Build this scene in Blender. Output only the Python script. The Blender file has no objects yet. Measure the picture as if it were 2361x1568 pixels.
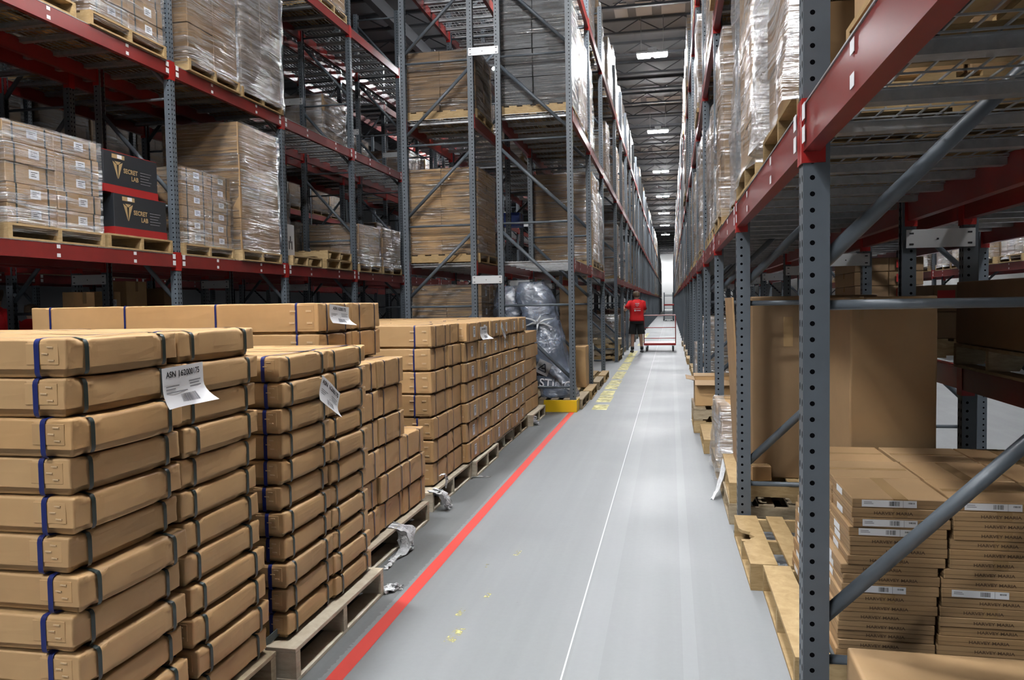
import bpy, math, random
from mathutils import Vector, Matrix, noise
R = random.Random(7)
SC = bpy.context.scene
COL = SC.collection
V = Vector

# ------------------------------------------------------------------ mesh building
class MB:
    def __init__(s):
        s.v, s.f, s.m, s.sm = [], [], [], []
    def face(s, idx, m=0, sm=False):
        s.f.append(idx); s.m.append(m); s.sm.append(sm)
    def quad(s, a, b, c, d, m=0):
        n = len(s.v); s.v += [tuple(a), tuple(b), tuple(c), tuple(d)]; s.face((n, n+1, n+2, n+3), m)
    def box(s, x0, y0, z0, x1, y1, z1, m=0):
        n = len(s.v)
        s.v += [(x, y, z) for z in (z0, z1) for y in (y0, y1) for x in (x0, x1)]
        for q in ((0,2,3,1),(4,5,7,6),(0,1,5,4),(2,6,7,3),(0,4,6,2),(1,3,7,5)):
            s.face(tuple(n+i for i in q), m)
    def hexa(s, pts, m=0):
        """8 points ordered as in box()"""
        n = len(s.v); s.v += [tuple(p) for p in pts]
        for q in ((0,2,3,1),(4,5,7,6),(0,1,5,4),(2,6,7,3),(0,4,6,2),(1,3,7,5)):
            s.face(tuple(n+i for i in q), m)
    def cbox(s, x0, y0, z0, x1, y1, z1, c=.004, m=0):
        """box with chamfered edges"""
        lo, hi = (x0, y0, z0), (x1, y1, z1)
        n = len(s.v); ids = {}
        for i in (0, 1):
            for j in (0, 1):
                for k in (0, 1):
                    for ax in range(3):
                        p = [lo[0] + c if not i else hi[0] - c, lo[1] + c if not j else hi[1] - c, lo[2] + c if not k else hi[2] - c]
                        p[ax] = (lo, hi)[(i, j, k)[ax]][ax]
                        ids[(i, j, k, ax)] = len(s.v); s.v.append(tuple(p))
        def o(keys, nrm):
            pts = [V(s.v[ids[q]]) for q in keys]
            nn = (pts[1]-pts[0]).cross(pts[2]-pts[0])
            k = [ids[q] for q in keys]
            if nn.dot(V(nrm)) < 0: k.reverse()
            s.face(tuple(k), m)
        sg = (-1, 1)
        for i in (0, 1):
            o([(i,0,0,0),(i,1,0,0),(i,1,1,0),(i,0,1,0)], (sg[i],0,0))
            o([(0,i,0,1),(1,i,0,1),(1,i,1,1),(0,i,1,1)], (0,sg[i],0))
            o([(0,0,i,2),(1,0,i,2),(1,1,i,2),(0,1,i,2)], (0,0,sg[i]))
            for j in (0, 1):
                o([(i,j,0,0),(i,j,1,0),(i,j,1,1),(i,j,0,1)], (sg[i],sg[j],0))
                o([(i,0,j,0),(i,1,j,0),(i,1,j,2),(i,0,j,2)], (sg[i],0,sg[j]))
                o([(0,i,j,1),(1,i,j,1),(1,i,j,2),(0,i,j,2)], (0,sg[i],sg[j]))
                for k in (0, 1):
                    o([(i,j,k,0),(i,j,k,1),(i,j,k,2)], (sg[i],sg[j],sg[k]))
    def bar(s, p, q, w, h, up=(0,0,1), m=0):
        p, q = V(p), V(q); d = (q-p).normalized()
        sd = d.cross(V(up))
        if sd.length < 1e-4: sd = d.cross(V((0,1,0)))
        sd.normalize(); u = sd.cross(d)
        sd *= w/2; u *= h/2
        s.hexa([p-sd-u, p+sd-u, q-sd-u, q+sd-u, p-sd+u, p+sd+u, q-sd+u, q+sd+u], m)
    def tube(s, pts, r, n=8, m=0, caps=True, sm=True):
        pts = [V(p) for p in pts]; k = len(pts)
        rs = r if isinstance(r, (list, tuple)) else [r]*k
        base = len(s.v); prev = None
        for i, p in enumerate(pts):
            d = (pts[min(i+1, k-1)] - pts[max(i-1, 0)])
            d = d.normalized() if d.length > 1e-9 else V((0,0,1))
            if prev is None:
                a = d.cross(V((0,0,1)))
                if a.length < 1e-3: a = d.cross(V((1,0,0)))
            else:
                a = prev - d*prev.dot(d)
            a.normalize(); prev = a; b = d.cross(a)
            for j in range(n):
                t = 2*math.pi*j/n
                s.v.append(tuple(p + (a*math.cos(t) + b*math.sin(t))*rs[i]))
        for i in range(k-1):
            for j in range(n):
                a0 = base+i*n+j; a1 = base+i*n+(j+1) % n
                s.face((a0, a1, a1+n, a0+n), m, sm)
        if caps:
            s.face(tuple(base+j for j in range(n))[::-1], m)
            s.face(tuple(base+(k-1)*n+j for j in range(n)), m)
    def rings(s, rings, m=0, caps=True, sm=True, closed=True):
        """list of equal length rings of points, skinned"""
        base = len(s.v); n = len(rings[0])
        for r in rings: s.v += [tuple(p) for p in r]
        for i in range(len(rings)-1):
            for j in range(n if closed else n-1):
                a0 = base+i*n+j; a1 = base+i*n+(j+1) % n
                s.face((a0, a1, a1+n, a0+n), m, sm)
        if caps and closed:
            s.face(tuple(base+j for j in range(n))[::-1], m)
            s.face(tuple(base+(len(rings)-1)*n+j for j in range(n)), m)
    def grid(s, fn, nu, nv, m=0, sm=True):
        base = len(s.v)
        for i in range(nu+1):
            for j in range(nv+1):
                s.v.append(tuple(fn(i/nu, j/nv)))
        for i in range(nu):
            for j in range(nv):
                a = base+i*(nv+1)+j
                s.face((a, a+nv+1, a+nv+2, a+1), m, sm)
    def prism(s, poly, z0, z1, m=0):
        n = len(poly); b = len(s.v)
        s.v += [(x, y, z0) for x, y in poly] + [(x, y, z1) for x, y in poly]
        for i in range(n):
            j = (i+1) % n
            s.face((b+i, b+j, b+n+j, b+n+i), m)
        s.face(tuple(b+i for i in range(n))[::-1], m); s.face(tuple(b+n+i for i in range(n)), m)
    def add(s, other, M=None, dm=0):
        n = len(s.v)
        s.v += [tuple(M @ V(p)) for p in other.v] if M is not None else other.v
        s.f += [tuple(n+i for i in q) for q in other.f]; s.m += [k+dm for k in other.m]; s.sm += other.sm
        return s
    def mesh(s, name, mats):
        me = bpy.data.meshes.new(name)
        me.from_pydata(s.v, [], s.f)
        for mt in (mats if isinstance(mats, (list, tuple)) else [mats]): me.materials.append(mt)
        me.polygons.foreach_set('material_index', s.m)
        me.polygons.foreach_set('use_smooth', s.sm)
        me.update()
        return me
    def build(s, name, mats, parent=None, loc=None, rot=None):
        return obj(name, s.mesh(name, mats), parent, loc, rot)

def obj(name, me, parent=None, loc=None, rot=None):
    o = bpy.data.objects.new(name, me); COL.objects.link(o)
    if parent is not None: o.parent = parent
    if loc is not None: o.location = loc
    if rot is not None: o.rotation_euler = rot
    return o
def tag(o, label=None, cat=None, group=None, kind=None):
    if label: o['label'] = label
    if cat: o['category'] = cat
    if group: o['group'] = group
    if kind: o['kind'] = kind
    return o
def empty(name, loc=(0,0,0), rz=0, parent=None):
    o = bpy.data.objects.new(name, None); COL.objects.link(o)
    o.empty_display_size = .1; o.location = loc; o.rotation_euler = (0, 0, rz)
    if parent is not None: o.parent = parent
    return o
def thing(name, label, cat, loc=(0,0,0), rz=0, group=None):
    return tag(empty(name, loc, rz), label, cat, group)
def dup(o, parent=None):
    c = o.copy(); COL.objects.link(c); c.parent = parent
    for ch in KIDS.get(o.name, None) or [x for x in o.children]:
        dup(ch, c)
    return c
KIDS = {}
def freeze(o):
    """remember a prototype's children so that copying needs no search"""
    KIDS[o.name] = list(o.children)
    for ch in KIDS[o.name]: freeze(ch)
    return o

_txt = {}
def text_mb(s, size=1.0, bold=0.0, align='CENTER'):
    """flat letter outlines as an MB in the XY plane"""
    key = (s, size, bold, align)
    if key in _txt: return _txt[key]
    cu = bpy.data.curves.new('letters', 'FONT'); cu.body = s; cu.size = size
    cu.align_x = align; cu.align_y = 'CENTER'; cu.offset = bold; cu.resolution_u = 3
    o = bpy.data.objects.new('letters', cu); COL.objects.link(o)
    dg = bpy.context.evaluated_depsgraph_get(); dg.update()
    me = bpy.data.meshes.new_from_object(o.evaluated_get(dg))
    mb = MB(); mb.v = [tuple(p.co) for p in me.vertices]
    for p in me.polygons: mb.face(tuple(p.vertices))
    bpy.data.objects.remove(o); bpy.data.curves.remove(cu); bpy.data.meshes.remove(me)
    _txt[key] = mb
    return mb

# ------------------------------------------------------------------ materials
def mat(name):
    m = bpy.data.materials.new(name); m.use_nodes = True
    nt = m.node_tree; nt.nodes.clear()
    out = nt.nodes.new('ShaderNodeOutputMaterial')
    return m, nt, out
def N(nt, t, **kw):
    n = nt.nodes.new(t)
    for k, v in kw.items():
        if k in n.inputs.keys(): n.inputs[k].default_value = v
        else: setattr(n, k, v)
    return n
def L(nt, a, b): nt.links.new(a, b)
def princ(nt, out, **kw):
    b = nt.nodes.new('ShaderNodeBsdfPrincipled')
    for k, v in kw.items(): b.inputs[k].default_value = v
    L(nt, b.outputs[0], out.inputs[0]); return b
def coords(nt, scale=(1,1,1), kind='Object', rot=(0,0,0)):
    tc = nt.nodes.new('ShaderNodeTexCoord'); mp = nt.nodes.new('ShaderNodeMapping')
    mp.inputs['Scale'].default_value = scale; mp.inputs['Rotation'].default_value = rot
    L(nt, tc.outputs[kind], mp.inputs[0]); return mp.outputs[0]
def ramp(nt, fac, stops):
    r = nt.nodes.new('ShaderNodeValToRGB')
    while len(r.color_ramp.elements) < len(stops): r.color_ramp.elements.new(.5)
    for e, (p, c) in zip(r.color_ramp.elements, stops):
        e.position = p; e.color = c if len(c) == 4 else (*c, 1)
    L(nt, fac, r.inputs[0]); return r.outputs[0]
def mth(nt, op, a, b=None, c=None):
    n = nt.nodes.new('ShaderNodeMath'); n.operation = op
    for i, x in enumerate((a, b, c)):
        if x is None: continue
        if isinstance(x, (int, float)): n.inputs[i].default_value = x
        else: L(nt, x, n.inputs[i])
    return n.outputs[0]
def mixc(nt, fac, a, b, mode='MIX'):
    n = nt.nodes.new('ShaderNodeMix'); n.data_type = 'RGBA'; n.blend_type = mode
    for sock, x in ((n.inputs[0], fac), (n.inputs[6], a), (n.inputs[7], b)):
        if isinstance(x, (int, float)): sock.default_value = x
        elif isinstance(x, tuple): sock.default_value = (*x, 1) if len(x) == 3 else x
        else: L(nt, x, sock)
    return n.outputs[2]
def bump(nt, h, strength=.3, dist=.01):
    b = nt.nodes.new('ShaderNodeBump'); b.inputs['Strength'].default_value = strength; b.inputs['Distance'].default_value = dist
    L(nt, h, b.inputs['Height']); return b.outputs[0]
def noise_tex(nt, vec, scale, detail=3, rough=.5, dist=0.0):
    n = N(nt, 'ShaderNodeTexNoise', Scale=scale, Detail=detail, Roughness=rough, Distortion=dist)
    L(nt, vec, n.inputs['Vector']); return n.outputs[0]

def plain(name, col, rough=.5, metal=0.0, spec=.5, var=0.0, nscale=6.0):
    m, nt, out = mat(name)
    b = princ(nt, out, **{'Base Color': (*col, 1), 'Roughness': rough, 'Metallic': metal, 'Specular IOR Level': spec})
    if var:
        n = noise_tex(nt, coords(nt), nscale, 4, .6)
        lo = tuple(c*(1-var) for c in col); hi = tuple(min(1, c*(1+var)) for c in col)
        L(nt, ramp(nt, n, [(.3, lo), (.7, hi)]), b.inputs['Base Color'])
    return m

def cardboard(name, col, rough=.62, var=.1):
    m, nt, out = mat(name)
    b = princ(nt, out, Roughness=rough)
    b.inputs['Specular IOR Level'].default_value = .45
    oi = nt.nodes.new('ShaderNodeObjectInfo')
    c = coords(nt)
    n1 = noise_tex(nt, c, 3.0, 4, .6)
    n2 = noise_tex(nt, coords(nt, (1.5, 60, 60)), 1.0, 2, .5)
    lo = tuple(x*(1-var) for x in col); hi = tuple(min(1, x*(1+var)) for x in col)
    base = ramp(nt, n1, [(.3, lo), (.7, hi)])
    tint = ramp(nt, oi.outputs['Random'], [(0, (.88, .86, .84)), (.5, (1, 1, 1)), (1, (1.0, .95, .88))])
    L(nt, mixc(nt, 1.0, base, tint, 'MULTIPLY'), b.inputs['Base Color'])
    L(nt, bump(nt, n2, .08, .002), b.inputs['Normal'])
    return m

M = {}
M['kraft'] = cardboard('kraft_cardboard', (.56, .352, .165), .55)
M['kraft2'] = cardboard('pale_kraft_cardboard', (.37, .235, .118))
M['kraft3'] = cardboard('dull_kraft_cardboard', (.28, .178, .093))
M['kraft_dark'] = cardboard('brown_cardboard', (.20, .125, .066))
M['kraft_highlight'] = plain('highlight_toned_kraft', (.66, .47, .27), .6)  # highlight on the flap dents put into their colour
M['strap_green'] = plain('dark_green_strap', (.018, .032, .030), .35)
M['strap_blue'] = plain('blue_strap', (.008, .018, .13), .4)
M['strap_navy'] = plain('navy_strap', (.012, .016, .05), .35)
M['strap_yellow'] = plain('yellow_strap', (.55, .42, .08), .4)
M['paper'] = plain('white_label_paper', (.80, .80, .82), .5)
M['ink'] = plain('black_ink', (.015, .015, .018), .6)
M['inkgrey'] = plain('grey_ink', (.22, .22, .24), .6)
M['inkbrown'] = plain('brown_ink', (.10, .055, .025), .7)
M['gold'] = plain('gold_print', (.42, .29, .14), .5)
M['blackbox'] = plain('black_carton_print', (.022, .025, .03), .4)
M['redprint'] = plain('red_carton_print', (.35, .022, .022), .4)
M['red'] = plain('red_rack_paint', (.205, .017, .015), .33, spec=.75, var=.12, nscale=4)
M['red2'] = plain('bright_red_paint', (.36, .015, .012), .35)
M['steelpaint'] = plain('slate_rack_paint', (.095, .112, .130), .4, var=.10, nscale=5)
M['galv'] = plain('galvanised_steel', (.42, .43, .44), .42, .75, var=.15, nscale=20)
M['bright_galv'] = plain('bright_galvanised_plate', (.60, .61, .62), .5, .35)
M['wire'] = plain('galvanised_wire', (.40, .41, .42), .45, .6)
M['yellow'] = plain('safety_yellow', (.80, .50, .010), .4)
M['rubber'] = plain('black_rubber', (.02, .02, .022), .7)
M['skin'] = plain('skin', (.56, .33, .24), .5)
M['hair'] = plain('brown_hair', (.09, .055, .03), .7, var=.4, nscale=60)
M['tshirt'] = plain('red_tshirt', (.74, .014, .018), .75)
M['shorts'] = plain('black_shorts', (.010, .010, .012), .8)
M['shoe'] = plain('dark_shoes', (.03, .03, .035), .6)
M['whiteprint'] = plain('white_print', (.75, .72, .72), .6)
M['wall'] = plain('painted_wall', (.78, .78, .77), .7, var=.03, nscale=.4)
M['wall_dark'] = plain('shade_toned_side_wall', (.035, .037, .042), .7)  # dimness of the far left side put into the wall colour
M['ceil'] = plain('ceiling_deck', (.20, .21, .23), .6, var=.1, nscale=.5)
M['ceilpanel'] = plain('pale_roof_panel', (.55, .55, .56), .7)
M['joist'] = plain('roof_steel', (.07, .075, .085), .6)
M['cartdeck'] = plain('pale_cart_deck', (.62, .42, .42), .5)
M['darkpad'] = plain('charcoal_vinyl', (.028, .032, .042), .35)
M['bluecrate'] = plain('blue_plastic', (.02, .09, .55), .4)
M['greyplastic'] = plain('grey_plastic', (.09, .11, .12), .4)

def wood(name, col, col2):
    m, nt, out = mat(name)
    b = princ(nt, out, Roughness=.7)
    b.inputs['Specular IOR Level'].default_value = .25
    oi = nt.nodes.new('ShaderNodeObjectInfo')
    n1 = noise_tex(nt, coords(nt, (6, 6, 25)), 2.0, 5, .65, .6)
    c = ramp(nt, n1, [(.3, col), (.72, col2)])
    t = ramp(nt, oi.outputs['Random'], [(0, (.78, .74, .68)), (1, (1, 1, 1))])
    L(nt, mixc(nt, 1.0, c, t, 'MULTIPLY'), b.inputs['Base Color'])
    L(nt, bump(nt, n1, .15, .004), b.inputs['Normal'])
    return m
M['wood'] = wood('pallet_wood', (.39, .265, .125), (.57, .42, .23))
M['wood_lit_tone'] = wood('lit_toned_pallet_wood', (.58, .49, .36), (.80, .73, .60))  # brightness from the overhead light put into the wood colour
M['wood2'] = wood('weathered_pallet_wood', (.30, .23, .15), (.50, .41, .28))

def post_mat():
    """painted upright with round holes every two inches, drawn as discs with their shade in the colour"""
    m, nt, out = mat('punched_upright_paint')
    b = princ(nt, out, Roughness=.4)
    tc = nt.nodes.new('ShaderNodeTexCoord'); sx = nt.nodes.new('ShaderNodeSeparateXYZ')
    L(nt, tc.outputs['Object'], sx.inputs[0])
    x, y, z = sx.outputs
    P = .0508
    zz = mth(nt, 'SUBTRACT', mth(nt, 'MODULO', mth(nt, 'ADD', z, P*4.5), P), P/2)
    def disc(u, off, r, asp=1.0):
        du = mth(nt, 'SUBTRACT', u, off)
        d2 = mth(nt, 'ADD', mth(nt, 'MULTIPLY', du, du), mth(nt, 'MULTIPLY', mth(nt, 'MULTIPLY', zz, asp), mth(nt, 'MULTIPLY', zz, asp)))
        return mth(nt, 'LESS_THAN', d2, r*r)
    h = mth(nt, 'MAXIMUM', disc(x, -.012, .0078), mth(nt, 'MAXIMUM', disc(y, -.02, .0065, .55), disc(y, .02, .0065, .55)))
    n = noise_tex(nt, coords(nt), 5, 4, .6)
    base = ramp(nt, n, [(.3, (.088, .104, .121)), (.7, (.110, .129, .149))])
    L(nt, mixc(nt, h, base, (.004, .004, .005)), b.inputs['Base Color'])  # dark inside of the holes painted into the base colour
    L(nt, mth(nt, 'MULTIPLY', mth(nt, 'SUBTRACT', 1.0, h), .5), b.inputs['Specular IOR Level'])
    return m
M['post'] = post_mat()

def film_mat(name, tint, base_op, streak, rough=.22, rot=.25, diff=.25, scale=(1.1, 1.1, 30), bd=.045):
    m, nt, out = mat(name)
    c = coords(nt, scale, rot=(rot, rot*.7, 0))
    n1 = noise_tex(nt, c, 1.6, 5, .62, .8)
    n2 = noise_tex(nt, coords(nt, (1, 1, 1.6)), 1.7, 2, .5)
    tr = nt.nodes.new('ShaderNodeBsdfTransparent'); tr.inputs[0].default_value = (.93, .93, .93, 1)
    gl = nt.nodes.new('ShaderNodeBsdfGlossy'); gl.inputs['Roughness'].default_value = rough; gl.inputs[0].default_value = (.95, .95, .95, 1)
    df = nt.nodes.new('ShaderNodeBsdfDiffuse'); df.inputs[0].default_value = (*tint, 1)
    bb = nt.nodes.new('ShaderNodeBump'); bb.inputs['Strength'].default_value = 1.0; bb.inputs['Distance'].default_value = bd*4
    L(nt, n2, bb.inputs['Height'])
    b1 = nt.nodes.new('ShaderNodeBump'); b1.inputs['Strength'].default_value = 1.0; b1.inputs['Distance'].default_value = bd
    L(nt, n1, b1.inputs['Height']); L(nt, bb.outputs[0], b1.inputs['Normal']); nb = b1.outputs[0]
    L(nt, nb, gl.inputs['Normal']); L(nt, nb, df.inputs['Normal'])
    mx = nt.nodes.new('ShaderNodeMixShader'); mx.inputs[0].default_value = diff
    L(nt, gl.outputs[0], mx.inputs[1]); L(nt, df.outputs[0], mx.inputs[2])
    st = ramp(nt, n1, [(.43, (0, 0, 0)), (.62, (1, 1, 1))]); pa = ramp(nt, n2, [(.34, (.18, .18, .18)), (.52, (1, 1, 1))])
    op = mth(nt, 'ADD', mth(nt, 'MULTIPLY', mth(nt, 'MULTIPLY', st, pa), streak), base_op)
    m2 = nt.nodes.new('ShaderNodeMixShader'); L(nt, op, m2.inputs[0])
    L(nt, tr.outputs[0], m2.inputs[1]); L(nt, mx.outputs[0], m2.inputs[2])
    L(nt, m2.outputs[0], out.inputs[0])
    return m
M['film'] = film_mat('clear_stretch_film', (.70, .70, .71), .07, .80, .27, .25, .05, (1.1, 1.1, 30), .06)
M['film_milky'] = film_mat('milky_stretch_film', (.74, .74, .77), .30, .55, .26, .5, .30, (1.1, 1.1, 18))
M['film_black'] = film_mat('black_stretch_film', (.02, .02, .022), .80, .15, .25, .2, .88)
M['polybag'] = film_mat('clear_poly_bag', (.27, .33, .45), .42, .33, .24, .6, .66, (5, 5, 7), .022)
M['scrap'] = film_mat('film_scrap', (.97, .97, .98), .80, .20, .4, .5, .97, (14, 14, 14), .02)

def floor_mat():
    m, nt, out = mat('sealed_concrete')
    b = princ(nt, out)
    tc = nt.nodes.new('ShaderNodeTexCoord'); sx = nt.nodes.new('ShaderNodeSeparateXYZ'); L(nt, tc.outputs['Object'], sx.inputs[0])
    c = coords(nt)
    streak = noise_tex(nt, coords(nt, (5.0, .10, 1)), 1.0, 4, .6)
    blot = noise_tex(nt, c, .9, 5, .6, .4)
    fine = noise_tex(nt, c, 35, 4, .6)
    a = mth(nt, 'ADD', mth(nt, 'MULTIPLY', streak, .5), mth(nt, 'ADD', mth(nt, 'MULTIPLY', blot, .35), mth(nt, 'MULTIPLY', fine, .15)))
    aisle = ramp(nt, a, [(.33, (.225, .233, .240)), (.62, (.272, .280, .287))])
    bare = ramp(nt, a, [(.33, (.15, .154, .158)), (.62, (.205, .21, .214))])
    # the driven aisle is sealed, the storage side of the red line is bare
    edge = mth(nt, 'ADD', sx.outputs[0], mth(nt, 'MULTIPLY', mth(nt, 'SUBTRACT', fine, .5), .05))
    left = mth(nt, 'LESS_THAN', edge, -1.40)
    near = mth(nt, 'LESS_THAN', sx.outputs[1], 10.9)
    zone = mth(nt, 'MULTIPLY', left, near)
    colr = mixc(nt, zone, aisle, bare)
    # pale wheel-polished bands
    band = mth(nt, 'LESS_THAN', mth(nt, 'ABSOLUTE', mth(nt, 'ADD', sx.outputs[0], .36)), .065)
    colr = mixc(nt, mth(nt, 'MULTIPLY', band, .22), colr, (.34, .35, .36))
    band2 = mth(nt, 'LESS_THAN', mth(nt, 'ABSOLUTE', mth(nt, 'SUBTRACT', sx.outputs[0], .07)), .03)
    colr = mixc(nt, mth(nt, 'MULTIPLY', band2, .3), colr, (.34, .35, .36))
    spot = ramp(nt, noise_tex(nt, c, 11, 2, .5), [(.77, (0, 0, 0)), (.80, (1, 1, 1))])
    colr = mixc(nt, mth(nt, 'MULTIPLY', spot, .35), colr, (.12, .12, .12))
    L(nt, colr, b.inputs['Base Color'])
    L(nt, ramp(nt, blot, [(.3, (.42, .42, .42)), (.7, (.58, .58, .58))]), b.inputs['Roughness'])
    b.inputs['Specular IOR Level'].default_value = .3
    L(nt, bump(nt, fine, .05, .003), b.inputs['Normal'])
    return m
M['floor'] = floor_mat()

def worn(name, col, lo, hi, scale=14):
    m, nt, out = mat(name)
    b = nt.nodes.new('ShaderNodeBsdfPrincipled'); b.inputs['Base Color'].default_value = (*col, 1); b.inputs['Roughness'].default_value = .45
    t = nt.nodes.new('ShaderNodeBsdfTransparent')
    n = noise_tex(nt, coords(nt), scale, 5, .65)
    f = ramp(nt, n, [(lo, (0, 0, 0)), (hi, (1, 1, 1))])
    mx = nt.nodes.new('ShaderNodeMixShader'); L(nt, f, mx.inputs[0]); L(nt, t.outputs[0], mx.inputs[1]); L(nt, b.outputs[0], mx.inputs[2])
    L(nt, mx.outputs[0], out.inputs[0]); return m
M['redline'] = worn('worn_red_floor_paint', (.72, .07, .055), .24, .32, 9)
M['yelline'] = worn('worn_yellow_floor_paint', (.80, .72, .27), .26, .62, 8)
M['yelfleck'] = worn('yellow_paint_flecks', (.70, .64, .25), .46, .60, 22)
M['palegrout'] = plain('pale_wire_slot_filler', (.60, .61, .62), .6)

def emit(name, col, s):
    m, nt, out = mat(name)
    e = nt.nodes.new('ShaderNodeEmission'); e.inputs[0].default_value = (*col, 1); e.inputs[1].default_value = s
    L(nt, e.outputs[0], out.inputs[0]); return m
M['led'] = emit('led_panel_light', (.97, .985, 1.0), 400.0)
# ------------------------------------------------------------------ shared builders
def nz(p, s=1.0, seed=0.0):
    return noise.noise(V((p[0]*s+seed*7.3, p[1]*s-seed*3.1, p[2]*s+seed*1.7)))
def shell(xs, ys, zs, fn, m=0, skip=()):
    """surface of a box lattice, every lattice point sent through fn"""
    mb = MB(); ids = {}
    nx, ny, nz_ = len(xs)-1, len(ys)-1, len(zs)-1
    def g(i, j, k):
        if (i, j, k) not in ids:
            ids[(i, j, k)] = len(mb.v); mb.v.append(tuple(fn(V((xs[i], ys[j], zs[k])))))
        return ids[(i, j, k)]
    for i in range(nx):
        for j in range(ny):
            if '-z' not in skip: mb.face((g(i,j,0), g(i,j+1,0), g(i+1,j+1,0), g(i+1,j,0)), m, True)
            if '+z' not in skip: mb.face((g(i,j,nz_), g(i+1,j,nz_), g(i+1,j+1,nz_), g(i,j+1,nz_)), m, True)
    for i in range(nx):
        for k in range(nz_):
            mb.face((g(i,0,k), g(i+1,0,k), g(i+1,0,k+1), g(i,0,k+1)), m, True)
            mb.face((g(i,ny,k), g(i,ny,k+1), g(i+1,ny,k+1), g(i+1,ny,k)), m, True)
    for j in range(ny):
        for k in range(nz_):
            mb.face((g(0,j,k), g(0,j,k+1), g(0,j+1,k+1), g(0,j+1,k)), m, True)
            mb.face((g(nx,j,k), g(nx,j+1,k), g(nx,j+1,k+1), g(nx,j,k+1)), m, True)
    for i, q in enumerate(mb.f):          # flat board stays flat, only edges and wrinkles shade smoothly
        a, c, d = V(mb.v[q[0]]), V(mb.v[q[1]]), V(mb.v[q[2]])
        n = (c-a).cross(d-a)
        if n.length > 1e-12 and max(abs(t) for t in n.normalized()) > .9975: mb.sm[i] = False
    return mb
def rnd(p, lo, hi, r):
    q = V(tuple(min(max(p[i], lo[i]+r), hi[i]-r) for i in range(3)))
    d = p-q
    return q + d*(r/d.length) if d.length > 1e-9 else V(p)
def spread(a, b, marks, e=(.0, .006, .014, .03, .055)):
    s = {a, b}
    for t in e:
        s.add(a+t); s.add(b-t)
    for mk in marks:
        for t in (-.045, -.03, -.018, -.009, 0, .009, .018, .03, .045):
            if a < mk+t < b: s.add(mk+t)
    out = sorted(s); res = [out[0]]
    for t in out[1:]:
        if t-res[-1] > .0035: res.append(t)
    # fill long gaps
    fin = [res[0]]
    for t in res[1:]:
        g = t-fin[-1]
        if g > .12:
            n = int(g/.12)+1; n = min(n, 4)
            a0 = fin[-1]
            for q in range(1, n): fin.append(a0+g*q/n)
        fin.append(t)
    return fin

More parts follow.
